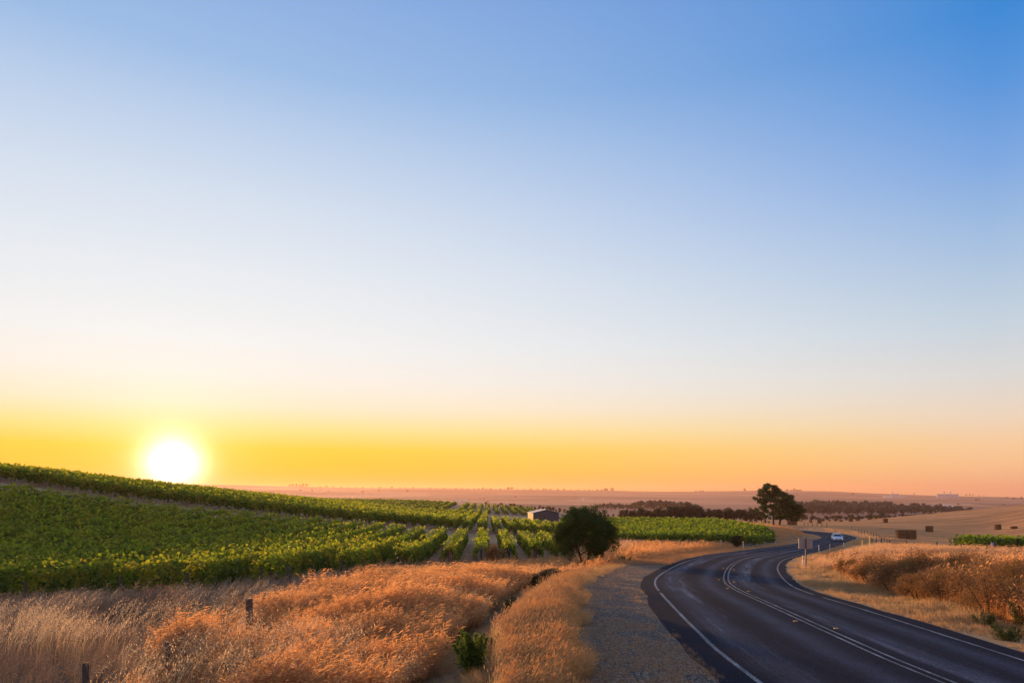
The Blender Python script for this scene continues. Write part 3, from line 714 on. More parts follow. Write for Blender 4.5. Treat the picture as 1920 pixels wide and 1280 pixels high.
# ------------------------------------------------------------------ trees
def blob_cloud(blobs, n, r, shell=0.55):
    C = np.array([b[:3] for b in blobs]); R = np.array([b[3:6] if len(b) > 4 else (b[3],) * 3 for b in blobs])
    w = (R.prod(1)) ** (2 / 3); k = r.choice(len(blobs), n, p=w / w.sum())
    D = r.normal(0, 1, (n, 3)); D /= np.linalg.norm(D, axis=1)[:, None]
    rad_ = r.uniform(shell ** 2, 1, n) ** 0.5 * (1 + r.normal(0, 0.06, n))
    return C[k] + D * R[k] * rad_[:, None], D
def limb_tree(r, H_, W_, trunks, crown_lo):
    """trunk + limbs mesh; returns MB and limb tips"""
    m = MB(); tips = []
    for (bx, by, tr, lean) in trunks:
        top = np.array([bx + lean, by, crown_lo + 0.25 * (H_ - crown_lo)])
        pts = [np.array([bx, by, -0.3]), np.array([bx + lean * 0.25, by, crown_lo * 0.5]), np.array([bx + lean * 0.6, by, crown_lo]), top]
        m.tube(pts, [tr * 1.25, tr, tr * 0.85, tr * 0.6], 8)
        for j in range(7):
            a = r.uniform(0, 2 * math.pi); st = pts[1] * (1 - (j / 7)) + top * (j / 7) if j > 1 else pts[2]
            e = st + np.array([math.cos(a) * W_ * 0.34, math.sin(a) * W_ * 0.34, (H_ - st[2]) * r.uniform(0.35, 0.75)])
            mid = (st + e) / 2 + np.array([0, 0, (H_ - crown_lo) * -0.06])
            m.tube([st, mid, e], [tr * 0.42, tr * 0.3, tr * 0.1], 5); tips.append(e)
    return m, tips
def crown_blobs(r, H_, W_, lo, n, rb):
    out = []
    for _ in range(n):
        while True:
            p = r.uniform(-1, 1, 3)
            if np.linalg.norm(p) < 1 and np.linalg.norm(p) > 0.25: break
        q = np.array([p[0] * (W_ / 2 - rb * 0.7), p[1] * (W_ / 2 - rb * 0.7), (lo + H_) / 2 + p[2] * ((H_ - lo) / 2 - rb * 0.5)])
        s = rb * r.uniform(0.6, 1.15); out.append((*q, s, s, s * 0.75))
    return out
def make_tree(name, H_, W_, lo, nleaf, lsize, mat, nblob, rb, trunks, seed, aspect=1.0, down=0.0, label='', cat='tree', group=None, loc=(0, 0, 0), extra=None, shell=0.5):
    r = np.random.default_rng(seed)
    m, tips = limb_tree(r, H_, W_, trunks, lo)
    bl = extra if extra is not None else crown_blobs(r, H_, W_, lo, nblob, rb)
    P, N = blob_cloud(bl, nleaf, r, shell)
    root = empty(name, loc, 0, label, cat, group)
    obj('crown', cloud_mesh('crown', P, N, lsize, mat, aspect, down, None, seed), root)
    m.build('trunk', M_BARK, root, True)
    return root

# the round drooping gum beside the bend
X, Y, Z = at(1097, 51)
r = np.random.default_rng(31)
bl = []
for k in range(150):
    while True:
        p = r.uniform(-1, 1, 3)
        if 0.35 < np.linalg.norm(p) < 1: break
    q = np.array([p[0] * 2.25, p[1] * 2.1, 2.78 + p[2] * 1.78 - 0.06 * p[0]])
    if q[2] < 1.3 and abs(p[0]) < 0.25: continue
    s = r.uniform(0.28, 0.55); bl.append((*q, s, s, s * 1.1))
bl += [(2.45, .2, 3.0, .22, .22, .3), (-2.4, -.2, 3.3, .2, .2, .3), (.8, 0, 4.75, .2, .2, .2), (-.9, .2, 4.65, .22, .22, .2), (2.5, 0, 1.9, .22, .22, .35), (-2.45, 0, 1.9, .2, .2, .3), (1.4, 0, 4.4, .3, .3, .25), (-1.5, 0, 3.7, .55, .55, .5), (-1.9, 0, 3.1, .5, .5, .5), (-1.0, 0, 4.15, .5, .5, .4), (-2.0, .3, 2.6, .45, .45, .5), (1.5, 0, 3.9, .5, .5, .4), (-0.5, 0, 4.4, .5, .5, .35), (-1.9, 0, 1.6, .4, .4, .55), (-1.55, -.2, 1.25, .35, .35, .5), (2.1, 0, 1.75, .4, .4, .5), (2.2, 0.3, 2.2, .35, .35, .5), (0.95, -0.4, 1.45, .4, .4, .45), (-1.1, -.4, 1.1, .3, .3, .4), (-2.15, .1, 2.4, .35, .35, .4), (0.1, .3, 4.5, .45, .45, .35)]
make_tree('round_tree', 4.4, 4.2, 1.1, 36000, 0.15, M_EUC, 0, 0, [(-0.12, 0, 0.075, -0.45), (0.12, 0.05, 0.085, 0.25)], 31, 3.0, 1.6,
          'round dark green tree with drooping leaves and forked thin trunk beside the road bend', 'tree', None, (X, Y, Z), bl, 0.2)
# two big gums behind the second bend
X, Y, Z = at(1450.5, 203)
bl = []
def bb(px, py, r_):      # crown clump given as picture offsets of this tree, metres
    return ((px - 1450.5) / F * 203, random.uniform(-2.5, 2.5), (994 - py) / F * 203, r_, r_, r_ * 0.72)
for px, py, r_ in [(1432, 922, 1.5), (1440, 916, 1.6), (1449, 919, 1.6), (1428, 931, 1.2), (1436, 936, 1.4), (1447, 930, 1.6), (1424, 943, 1.1), (1431, 949, 1.3), (1441, 946, 1.2), (1426, 958, 1.2), (1436, 962, 1.4), (1422, 963, 0.9),
                   (1445, 968, 1.3), (1432, 971, 1.0), (1420, 941, 0.8), (1424, 925, 0.8), (1451, 958, 1.3), (1418, 964, 0.7), (1440, 975, 0.8), (1450, 944, 1.3), (1439, 926, 1.2), (1453, 935, 1.5), (1446, 938, 1.5), (1434, 942, 1.3), (1455, 924, 1.4), (1447, 955, 1.3), (1430, 936, 1.2), (1437, 954, 1.2)] * 3: bl.append(bb(px + random.uniform(-3, 3), py + random.uniform(-2.5, 2.5), r_ * random.uniform(0.46, 0.88)))
make_tree('gum_tree', 12.5, 6, 5, 15000, 0.33, M_GUM, 0, 0, [(0, 0, 0.24, -0.2)], 41, 1.6, 0.6, 'tall sparse gum with a dark straight trunk, left of the joined roadside pair', 'tree', 'pair of roadside gums', (X, Y, Z), bl, 0.15)
X, Y, Z = at(1461, 209)
def bb(px, py, r_): return ((px - 1461) / F * 209, random.uniform(-3, 3), (991 - py) / F * 209, r_, r_, r_ * 0.72)
bl = [bb(q[0] + random.uniform(-3, 3), q[1] + random.uniform(-2.5, 2.5), q[2] * random.uniform(0.44, 0.86)) for q in 3 * [(1458, 922, 1.5), (1466, 922, 1.6), (1474, 926, 1.6), (1482, 930, 1.7), (1489, 937, 1.7), (1494, 944, 1.7), (1499, 952, 1.5), (1503, 955, 0.9), (1496, 961, 1.6), (1462, 932, 1.9), (1472, 937, 2.0), (1481, 943, 2.0),
                       (1487, 953, 2.0), (1463, 946, 2.0), (1472, 952, 2.0), (1480, 962, 1.9), (1490, 968, 1.4), (1465, 962, 2.0), (1472, 967, 1.3), (1463, 969, 1.1), (1480, 970, 1.2), (1456, 955, 1.6), (1456, 940, 1.5), (1455, 966, 1.2)]]
make_tree('gum_tree', 12.0, 9, 3.6, 22000, 0.34, M_GUM, 0, 0, [(0, 0, 0.34, 0.5)], 42, 1.6, 0.6, 'broad dense gum with leaning pale forked trunk, right of the joined roadside pair', 'tree', 'pair of roadside gums', (X, Y, Z), bl, 0.15)

# prototypes for the distance, shared meshes
def proto(k, H_, W_, lo, nleaf, ls, mat, nb, rb, seed, name='tree'):
    return make_tree(name, H_, W_, lo, nleaf, ls, mat, nb, rb, [(0, 0, H_ * 0.025, 0.2)], seed, 1.3, 0.2)
def spread_trees(protos, spots, ref_h, label, cat, group, name, seed):
    """spots: (px, Y, height m, width factor)"""
    r = np.random.default_rng(seed); spots = sorted(spots)
    for i, (px, Y, h, wf) in enumerate(spots):
        P0 = protos[i % len(protos)]; x, y, z = at(px, Y); s = h / ref_h
        first = not P0.get('_used', False)
        lb = label.format(ordinal(i))
        if first: T = P0; P0['_used'] = True; T.location = (x, y, z); T.rotation_euler = (0, 0, r.uniform(0, 6.28)); T.scale = (s * wf, s * wf, s); T['label'] = lb; T['group'] = group
        else: T = copy_tree(P0, (x, y, z), r.uniform(0, 6.28), (s * wf, s * wf, s), lb, group)
        T['category'] = cat; T.name = name
r = np.random.default_rng(77)
mids = [proto(k, 8, 7 + k * 0.6, 1.6 - 0.3 * k, 2600, 0.42, M_BELT, 26, 1.35, 500 + k, 'belt_tree') for k in range(4)]
sp = []
for px, top, Y in [(1166, 955, 305), (1176, 953, 296), (1188, 955, 300), (1196, 956, 312), (1202, 951, 296), (1214, 955, 300), (1222, 956, 310), (1230, 952, 300), (1240, 950, 298), (1250, 953, 304), (1257, 948, 300), (1265, 947, 296), (1275, 948, 300),
                   (1283, 950, 308), (1291, 943, 298), (1301, 947, 300), (1310, 948, 305), (1317, 952, 298), (1330, 953, 318), (1340, 952, 322), (1349, 953, 315), (1358, 951, 320), (1368, 951, 322), (1378, 953, 318), (1388, 953, 325), (1398, 953, 330),
                   (1408, 951, 335), (1418, 955, 330), (1428, 957, 335), (1243, 960, 292), (1210, 960, 292), (1281, 958, 292), (1305, 959, 292)]:
    z0 = at(px, Y)[2]; h = (ZC - (top - HY) / F * Y) - z0; sp.append((px, Y, max(3, h), 0.85 + 0.25 * r.random()))
spread_trees(mids, sp, 8.0, 'dark rounded tree in the belt behind the right vineyard, {} tree from the left', 'tree', 'trees of the dark belt', 'belt_tree', 1)
fars = [proto(k, 10, 9 + k, 1.0, 420, 1.5, M_WOOD, 16, 2.0, 600 + k, 'far_tree') for k in range(4)]
sp = []
for px in np.arange(1124, 1312, 7.4):
    top = np.interp(px, [1120, 1130, 1178, 1184, 1200, 1215, 1260, 1290, 1312], [944, 941, 944, 940, 938, 935, 937, 939, 946]) + r.uniform(-1, 1.2)
    Y = 1080 + r.uniform(-40, 60); z0 = at(px, Y)[2]; sp.append((px, Y, (ZC - (top - HY) / F * Y) - z0, 0.8 + 0.3 * r.random()))
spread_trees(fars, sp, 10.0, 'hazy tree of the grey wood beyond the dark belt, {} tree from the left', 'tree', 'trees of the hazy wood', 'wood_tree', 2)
fars2 = [proto(k, 10, 10 + k, 0.8, 420, 1.5, M_WOOD, 16, 2.0, 610 + k, 'far_tree') for k in range(4)]
sp = []
for px in np.arange(1490, 1836, 5.0):
    top = np.interp(px, [1490, 1530, 1560, 1640, 1700, 1750, 1800, 1836], [937, 936, 938, 938, 943, 944, 948, 954]) + r.uniform(-2.5, 5)
    for dy in (0, 1):
        if dy and r.random() < 0.35: continue
        Y = 1230 + dy * -170 + r.uniform(-50, 60); z0 = at(px, Y)[2]; sp.append((px + r.uniform(-2, 2), Y, (ZC - (top + dy * 5 - HY) / F * Y) - z0, 0.75 + 0.3 * r.random()))
spread_trees(fars2, [(a, b, max(6, c), d) for a, b, c, d in sp], 10.0, 'grey tree of the long wood below the silos, {} from the left', 'tree', 'trees of the long wood', 'wood_tree', 3)
heds = [proto(k, 5, 5 + k * 0.6, 0.3, 500, 0.62, M_BELT, 12, 1.2, 620 + k, 'hedge_tree') for k in range(3)]
sp = []
for px in [1497, 1505, 1512, 1523, 1529, 1536, 1550, 1563, 1569, 1586, 1594, 1603, 1610, 1618, 1627, 1636, 1645, 1652, 1660, 1668, 1678, 1690, 1699, 1708, 1717, 1728, 1737, 1745, 1509, 1555, 1575, 1606, 1632]:
    Y = 585 + r.uniform(-20, 40); sp.append((px, Y, r.uniform(3.2, 6.5), r.uniform(0.8, 1.2)))
spread_trees(heds, sp, 5.0, 'small dark tree in the hedge line beyond the hay bales, {} tree from the left', 'tree', 'hedge trees beyond the bales', 'hedge_tree', 4)
pins = [proto(k, 3, 2.2, 0.1, 300, 0.4, M_BELT, 9, 0.6, 630 + k, 'small_tree') for k in range(3)]
sp = [(px, 432, r.uniform(2.0, 3.9), r.uniform(0.8, 1.3)) for px in [912, 934, 940, 948, 957, 964, 969, 976, 981, 990, 997, 1003, 1011, 1018, 1025, 1031, 1037, 1043, 1049, 1058, 1064, 1071, 1078, 1125, 1133, 1141, 1150]]
spread_trees(pins, sp, 3.0, 'small dark bushy tree along the top edge of the far vineyard, {} from the left', 'tree', 'small trees above the far vineyard', 'small_tree', 5)
# lone trees scattered on the far paddocks and the skyline
lone = [proto(k, 10, 10, 2.5, 260, 1.7, M_BELT, 12, 1.9, 640 + k, 'lone_tree') for k in range(3)]
sp = []
for px, py, w in [(563, 921, 5), (585, 921, 5), (600, 921, 4), (615, 922, 4), (680, 924, 5), (710, 922, 5), (764, 924, 7), (900, 937, 4), (906, 937, 5), (914, 942, 4), (917, 942, 3), (966, 933, 4), (986, 938, 2), (929, 938, 2), (1494, 929, 4),
                  (1600, 929, 7), (1830, 940, 6), (1836, 939, 5), (1878, 936, 3), (1888, 936, 6), (1901, 937, 6), (1916, 937, 7), (1882, 948, 5), (1714, 927, 4), (1731, 926.5, 8), (1740, 927, 5), (1797, 947, 5), (1812, 930, 5), (1818, 930, 5), (1824, 930, 4), (1836, 930.5, 3), (1845, 931, 3)]:
    x_, y_, z_ = ground_at(px, py); sp.append((px, y_, w / F * y_ * 0.9, 1.0))
spread_trees(lone, sp, 10.0, 'lone tree standing on the far open paddocks, {} from the left', 'tree', 'lone trees on the far paddocks', 'lone_tree', 6)
sky_p = [proto(k, 10, 16, 0.0, 120, 3.2, M_BELT, 12, 2.6, 650 + k, 'skyline_tree') for k in range(3)]
sp = []
for px in [543, 549, 556, 562, 568, 575, 600, 612, 625, 640, 655, 668, 680, 698, 712, 722, 735, 750, 762, 775, 792, 806, 818, 832, 846, 855, 866, 878, 889, 897, 905, 912, 920, 929, 938, 947, 953, 960, 970, 982, 996, 1008, 1019, 1024, 1032, 1046, 1058, 1070, 1084, 1096, 1104, 1112, 1120, 1128, 1135, 1139, 1148, 1152, 1305, 1313, 1318, 1396, 1476, 1484, 1489, 1494, 1500]:
    h = {543: 24, 549: 28, 556: 30, 562: 26, 568: 32, 575: 34, 1135: 36, 1139: 26, 1148: 38, 1313: 22, 1318: 18, 905: 26, 953: 34, 960: 30, 1019: 24, 1396: 30, 1489: 26}.get(px, r.uniform(9, 18))
    sp.append((px, 6900 + r.uniform(-150, 80), h, r.uniform(0.8, 1.5) if h < 20 else 0.7))
spread_trees(sky_p, sp, 10.0, 'tiny hazy tree on the far skyline, {} from the left', 'tree', 'skyline trees', 'skyline_tree', 7)

# shrubs
def shrub(name, loc, w, h, n, ls, mat, seed, label, cat='shrub', group=None, aspect=2.0, nb=26, down=-0.3):
    r = np.random.default_rng(seed); bl = crown_blobs(r, h, w, 0.05, nb, min(w, h) * 0.24)
    P, N = blob_cloud(bl, n, r, 0.2); root = empty(name, loc, 0, label, cat, group)
    obj('foliage', cloud_mesh('foliage', P, N, ls, mat, aspect, down, None, seed), root)
    m = MB()
    for k in range(5):
        a = k * 1.3; m.tube([(0, 0, -0.1), (math.cos(a) * w * 0.15, math.sin(a) * w * 0.15, h * 0.35), (math.cos(a) * w * 0.3, math.sin(a) * w * 0.3, h * 0.75)], [0.03, 0.02, 0.006], 5)
    m.build('stem', M_BARK, root); return root
shrub('bush', ground_at(1381, 1026), 1.9, 1.75, 5000, 0.12, M_BUSH, 71, 'dark rounded bush by the far kerb line in front of the right vineyard')
shrub('bush', at(926, 54), 1.9, 1.9, 3500, 0.10, M_RUST, 72, 'dark reddish bush at the foot of the near vine rows left of the round tree')
shrub('bush', at(1010, 33), 2.4, 1.0, 5000, 0.085, M_OLIVE, 73, 'low dark bush in the grassy drain beyond the gold foxtails')
shrub('bush', at(1040, 38), 2.2, 1.0, 4000, 0.085, M_OLIVE, 74, 'low dark bush in the drain just in front of the round tree')

# ------------------------------------------------------------------ built things
M_TIN = simple('grey_corrugated_steel', (0.035, 0.055, 0.085), 0.55, 0.4, 0.8, 0.15)
M_TINL = simple('sunlight_toned_sheeting', (0.85, 0.42, 0.03), 0.6, 0.3, 1.5, 0.12)  # side of the grey shed, yellow sunlight painted into its colour
M_ROOF = simple('zinc_roof_sheets', (0.20, 0.25, 0.30), 0.6, 0.4, 0.6, 0.2)
M_WHITE = simple('white_enamel', (0.6, 0.6, 0.62), 0.5, 0.4, 6, 0.08)
M_DARK = simple('dark_steel', (0.045, 0.045, 0.05), 0.6, 0.4)
M_SIGN = simple('bare_sign_metal', (0.27, 0.255, 0.27), 0.5, 0.5, 3, 0.12, metallic=0.5)
M_GALV = simple('galvanised_post', (0.11, 0.105, 0.11), 0.6, 0.4, 10, 0.25, metallic=0.3)
M_YEL = simple('yellow_paint', (0.75, 0.56, 0.05), 0.5, 0.4)
M_RED = simple('red_reflector', (0.5, 0.03, 0.02), 0.3, 0.5)
M_BLUE = simple('blue_plastic', (0.03, 0.09, 0.45), 0.4, 0.5)
M_SILO = simple('silo_concrete', (0.50, 0.50, 0.56), 0.8, 0.2, 0.05, 0.12)
M_HAY = simple('baled_hay', (0.135, 0.075, 0.036), 0.95, 0.1, 3.0, 0.45, bump=0.05)  # hay darkened: shade of the sides facing the viewer put into the colour
M_STRING = simple('baling_twine', (0.20, 0.10, 0.05), 0.9)

# tin shed beyond the vines
sx, sy, sz = at(1028, 222)
shed = empty('shed', (sx - 1.6, sy, sz), rad(15), 'grey tin shed with gabled zinc roof and sunlit yellow end beyond the vines', 'shed')
w_, d_, h_, rh = 8.6, 6.0, 3.0, 0.95
m = MB(); V = []      # gable wall faces the viewer, ridge runs away
for y in (-d_ / 2, d_ / 2): V += [(-w_ / 2, y, -0.6), (w_ / 2, y, -0.6), (w_ / 2, y, h_), (0, y, h_ + rh), (-w_ / 2, y, h_)]
m.add(V, [(0, 1, 2, 3, 4), (9, 8, 7, 6, 5), (1, 6, 7, 2)]); m.build('wall', M_TIN, shed)
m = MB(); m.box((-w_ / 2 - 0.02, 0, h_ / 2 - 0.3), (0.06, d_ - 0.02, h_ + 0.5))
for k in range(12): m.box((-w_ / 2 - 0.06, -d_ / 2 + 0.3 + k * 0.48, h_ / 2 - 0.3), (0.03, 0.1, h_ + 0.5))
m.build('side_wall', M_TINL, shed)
m = MB()
for sg in (-1, 1):
    a = np.array([0, 0, h_ + rh + 0.06]); e = np.array([sg * (w_ / 2 + 0.35), 0, h_ - 0.02])
    V = [(p[0], y, p[2] + dz) for dz in (0, 0.09) for p in (a, e) for y in (-d_ / 2 - 0.35, d_ / 2 + 0.35)]
    m.add(V, [(0, 1, 3, 2), (4, 6, 7, 5), (0, 2, 6, 4), (1, 5, 7, 3), (2, 3, 7, 6), (0, 4, 5, 1)])
    for k in range(9):
        f = (k + 0.5) / 9; q = a * (1 - f) + e * f; m.tube([(q[0], -d_ / 2 - 0.33, q[2] + 0.1), (q[0], d_ / 2 + 0.33, q[2] + 0.1)], 0.035, 5)
rf = m.build('roof', M_ROOF, shed)
m = MB(); m.box((0.9, -0.6, h_ + rh + 0.03), (0.9, 1.0, 0.35)); m.box((0.9, -0.6, h_ + rh + 0.26), (1.1, 1.2, 0.08)); m.build('ridge_vent', M_DARK, rf)
m = MB(); m.box((-1.2, -d_ / 2 - 0.04, 1.1), (2.2, 0.06, 2.6)); m.build('sliding_door', M_DARK, shed)
m = MB(); m.box((2.4, -d_ / 2 - 0.04, 1.9), (0.9, 0.06, 0.8)); m.build('window', M_DARK, shed)
x, y, z = at(996, 224); tk = empty('water_tank', (x, y, z), 0, 'small pale water tank standing left of the tin shed', 'tank')
m = MB(); m.tube([(0, 0, -0.2), (0, 0, 1.7)], 0.75, 16); m.build('tank_body', M_ROOF, tk, True); m = MB(); m.tube([(0, 0, 1.70), (0, 0, 1.95)], [0.78, 0.12], 16); m.build('tank_lid', M_ROOF, tk)

# far sheds and houses
def far_shed(px, py, w_px, h_px, label, roofm, wallm, rz=0.0, cat='farm shed'):
    x, y, z = ground_at(px, py); w = w_px / F * y; h = h_px / F * y; d = w * 0.5
    root = empty('farm_shed', (x, y, z), rz, label, cat)
    m = MB(); m.box((0, 0, h * 0.25), (w, d, h * 0.9)); m.build('wall', wallm, root)
    m = MB(); V = [(sx_ * w * 0.53, sy_ * d * 0.55, h * 0.70) for sx_ in (-1, 1) for sy_ in (-1, 1)] + [(-w * 0.53, 0, h), (w * 0.53, 0, h)]
    m.add(V, [(0, 2, 5, 4), (1, 4, 5, 3), (0, 4, 1), (2, 3, 5), (0, 1, 3, 2)]); m.build('roof', roofm, root)
    m = MB(); m.box((-w * 0.2, -d / 2 - 0.05, h * 0.2), (w * 0.18, 0.1, h * 0.5)); m.build('door', M_DARK, root); return root
for q in [(1733, 952, 12, 5, 'pale grey farm shed among the trees, leftmost of those below the silos'), (1742, 950, 8, 4, 'small white farm house right of the leftmost shed below the silos'), (1776, 950, 14, 3.5, 'low white roofed shed between the trees right of centre below the silos'),
          (1793, 951, 13, 3, 'long low white shed, rightmost of those below the silos'), (1762, 948, 9, 2.5, 'narrow pale shed roof half hidden in the wood below the silos'), (858, 939, 7, 2.6, 'white farm building on the plain above the far vineyard, left one'), (870, 940.5, 11, 3, 'long white farm building on the plain above the far vineyard'),
          (1098, 936.5, 9, 2.2, 'tiny bluish shed on the open slope above the round tree'), (1318, 921.5, 8, 2.6, 'low homestead on the skyline above the dark tree belt')]:
    far_shed(*q, M_WHITE, M_WHITE)

# grain silos on the skyline slope
def silo(x, y, z, r_, h, label, group, mat=M_SILO):
    root = empty('grain_silo', (x, y, z), 0, label, 'silo', group)
    m = MB(); m.tube([(0, 0, -2), (0, 0, h)], r_, 20); m.build('silo_body', mat, root)
    m = MB(); m.tube([(0, 0, h), (0, 0, h + r_ * 0.35)], [r_ * 1.02, r_ * 0.15], 20); m.build('silo_roof', M_ROOF, root); return root
def tower(x, y, z, w, h, label, group):
    root = empty('elevator_tower', (x, y, z), 0, label, 'tower', group)
    m = MB(); m.box((0, 0, h / 2), (w, w, h)); m.build('shaft', M_SILO, root)
    m = MB(); m.box((0, 0, h + w * 0.5), (w * 1.5, w * 1.5, w)); m.build('headhouse', M_TIN, root)
X0, Y0, Z0 = ground_at(1777, 933.5, 2600, 9000)
u_ = Y0 / F
for k in range(8):
    silo(X0 + (k - 3.5) * 5.05 * u_, Y0, Z0, 2.6 * u_, 7.2 * u_, 'pale grain silo of the right group on the slope, ' + ordinal(k) + ' from the left', 'right silo group')
tower(X0 - 5 * u_, Y0 + 3 * u_, Z0, 1.2 * u_, 11.0 * u_, 'left elevator tower standing up from the right silo group', 'elevator towers')
tower(X0 + 6.5 * u_, Y0 + 3 * u_, Z0, 1.2 * u_, 11.0 * u_, 'right elevator tower standing up from the right silo group', 'elevator towers')
X1, Y1, Z1 = ground_at(1676, 933, 2600, 9000); u_ = Y1 / F
for k in range(3): silo(X1 + (-17 + k * 4.3) * u_, Y1, Z1, 2.0 * u_, 3.8 * u_, 'short white silo of the left group, ' + ordinal(k) + ' from the left', 'short silos of the left group', M_WHITE)
for k in range(4): silo(X1 + (-3.5 + k * 3.6) * u_, Y1, Z1, 1.9 * u_, 7.3 * u_, 'tall grey silo of the left group, ' + ordinal(k) + ' from the left', 'tall silos of the left group')
for k in range(3): silo(X1 + (12.5 + k * 4.3) * u_, Y1, Z1, 2.0 * u_, 3.6 * u_, 'low grey silo trailing the left group, ' + ordinal(k) + ' from the left', 'low silos of the left group')
tower(X1 - 1 * u_, Y1 + 3 * u_, Z1, 0.9 * u_, 10.5 * u_, 'slim elevator tower above the left silo group', 'elevator towers')

# thin masts on the skyline
for i, px in enumerate([650, 758, 991, 1214, 1341, 1559]):
    x, y, z = at(px, 6700); u_ = y / F
    rt = empty('radio_mast', (x, y, z), 0, 'faint thin mast on the far skyline, ' + ordinal(i) + ' from the left', 'mast', 'skyline masts')
    m = MB(); m.tube([(0, 0, 0), (0, 0, 8.5 * u_)], [0.22 * u_, 0.10 * u_], 4); m.build('pole', M_GALV, rt)
    m = MB()
    for k in range(4): m.box((0, 0, (2 + k * 1.8) * u_), (0.9 * u_, 0.12 * u_, 0.12 * u_))
    m.build('crossarm', M_GALV, rt)

# ------------------------------------------------------------------ hay bales
def bale_mesh():
    m = MB(); L, W_, Hh = 1.15, 0.62, 0.56; c = 0.10; rings = []
    r = random.Random(5)
    for i, x in enumerate(np.linspace(-L, L, 13)):
        e = 0.06 if i in (0, 12) else 0.0
        w, h = W_ - e + r.uniform(-.012, .012), Hh - e + r.uniform(-.012, .012)
        rings.append([(x, -w + c, -h), (x, w - c, -h), (x, w, -h + c), (x, w, h - c), (x, w - c, h), (x, -w + c, h), (x, -w, h - c), (x, -w, -h + c)])
    m.loft(rings); return m
bm_ = bale_mesh().mesh('bale_body', M_HAY)
ms = MB()
for k in range(5):
    y = -0.46 + k * 0.23; ms.tube([(-1.165, y, -0.565), (1.165, y, -0.565), (1.165, y, 0.575), (-1.165, y, 0.575), (-1.165, y, -0.565)], 0.012, 4, False)
tw_ = ms.mesh('twine', M_STRING)
def hay_bale(loc, rz, label, group, twine):
    root = empty('hay_bale', loc, rz, label, 'hay bale', group); obj('bale_body', bm_, root)
    if twine: obj('twine', tw_, root)
gx, gy, gz = ground_at(1699, 1009.5)
for cx_, nm in ((-1, 'left'), (1, 'right')):
    for cz, nz in ((0, 'bottom'), (1, 'top')):
        hay_bale((gx + cx_ * 1.19, gy + 0.05 * cz, gz + 0.52 + cz * 1.125), 0.03 * cx_, f'{nz} {nm} hay bale of the large near stack in the stubble', 'bales of the large stack', True)
stacks = [(1389, 979.5, 7, 3), (1407.5, 981.5, 3.2, 5), (1434, 980, 4, 5), (1441, 979.5, 3, 4), (1485, 984, 17, 8), (1519.5, 979.5, 5, 6), (1536, 980.5, 8, 7), (1542.5, 977, 5, 5), (1554.7, 976.6, 4, 2), (1567, 976.5, 6, 5), (1576.6, 977.3, 6, 4),
          (1586, 975, 3, 4), (1595, 977.3, 8, 8), (1608, 975.8, 6, 4), (1630, 973.6, 9, 3.5), (1641, 972.5, 5, 2.5), (1650, 971.5, 6, 4), (1660, 979.3, 10, 9.5), (1742.6, 996.5, 11.5, 10), (1871, 992.5, 12.5, 8), (1901, 991, 12.5, 7), (1502, 977, 4, 3), (1425, 975, 4, 3)]
stacks.sort(); nst = 0
for i, (px, py, wp, hp) in enumerate(stacks):
    x, y, z = ground_at(px, py, 60, 900); wm = wp / F * y; hm_ = hp / F * y
    nzs = max(1, min(3, round(hm_ / 1.1))); side = wm > 1.9; nx_ = max(1, round(wm / (2.3 if side else 1.25)))
    for a in range(nx_):
        for b in range(nzs):
            rzv = (0 if side else math.pi / 2) + 0.1 * math.sin(i * 3.1)
            off = (a - (nx_ - 1) / 2) * (2.33 if side else 1.27)
            wh = '' if nx_ * nzs == 1 else (('top' if b == nzs - 1 else ('bottom' if b == 0 else 'middle')) + (('' if nx_ == 1 else f' {ordinal(a)}-from-left')) + ' bale of ')
            lb = (f'small distant hay bale, {ordinal(i)} bale spot from the left' if not wh else f'{wh}the {ordinal(i)} distant hay stack from the left')
            hay_bale((x + off, y + 0.02 * b, z + 0.52 + b * 1.125), rzv, lb, 'distant hay bales in the stubble', y < 300)

# ------------------------------------------------------------------ road furniture
def guide_post(px, py, h, label, Y=None, mat=M_WHITE):
    x, y, z = at(px, Y) if Y else ground_at(px, py)
    rt = empty('guide_post', (x, y, z), 0, label, 'guide post', 'roadside marker posts')
    m = MB(); m.box((0, 0, h / 2 - 0.15), (0.065, 0.04, h + 0.3)); m.build('post', mat, rt)
    m = MB(); m.box((0, -0.026, h - 0.22), (0.06, 0.012, 0.14)); m.build('reflector', M_RED, rt)
guide_post(1393.5, 1029, 1.0, 'white guide post beside the dark bush on the left of the road')
guide_post(1412.5, 1024, 1.0, 'white guide post second along the left verge past the dark bush')
guide_post(1505.5, 1068, 0.95, 'white guide post standing just left of the sign pole', 50)
guide_post(1535.5, 1036, 0.95, 'white guide post on the right verge, nearest beyond the sign', 84)
guide_post(1556, 1033, 0.95, 'white guide post on the right verge, second beyond the sign', 90)
guide_post(1582, 1028, 0.9, 'white leaning guide post at the outside of the far bend', 100)
guide_post(1617, 1040, 1.45, 'short yellow marker post among the right bank grass', 85, M_YEL)
guide_post(1630.5, 1042, 2.0, 'tall yellow marker post right of the short one', 83, M_YEL)
guide_post(1352, 1022, 1.0, 'small white marker at the front edge of the right vineyard', 92)
# blank back of a curve sign
x, y, z = at(1511, 50)
sg = empty('road_sign', (x, y, z), rad(-6), 'blank grey back of a square road sign on a dark pole', 'road sign')
m = MB(); m.box((0, 0, 1.0), (0.09, 0.06, 2.55)); m.build('pole', M_GALV, sg)
m = MB(); m.box((0, 0.055, 1.83), (0.98, 0.03, 0.76)); pl = m.build('sign_panel', M_SIGN, sg)
m = MB(); m.box((0, 0.034, 2.08), (0.9, 0.012, 0.05)); m.box((0, 0.034, 1.58), (0.9, 0.012, 0.05)); m.build('bracket', M_SIGN, pl)

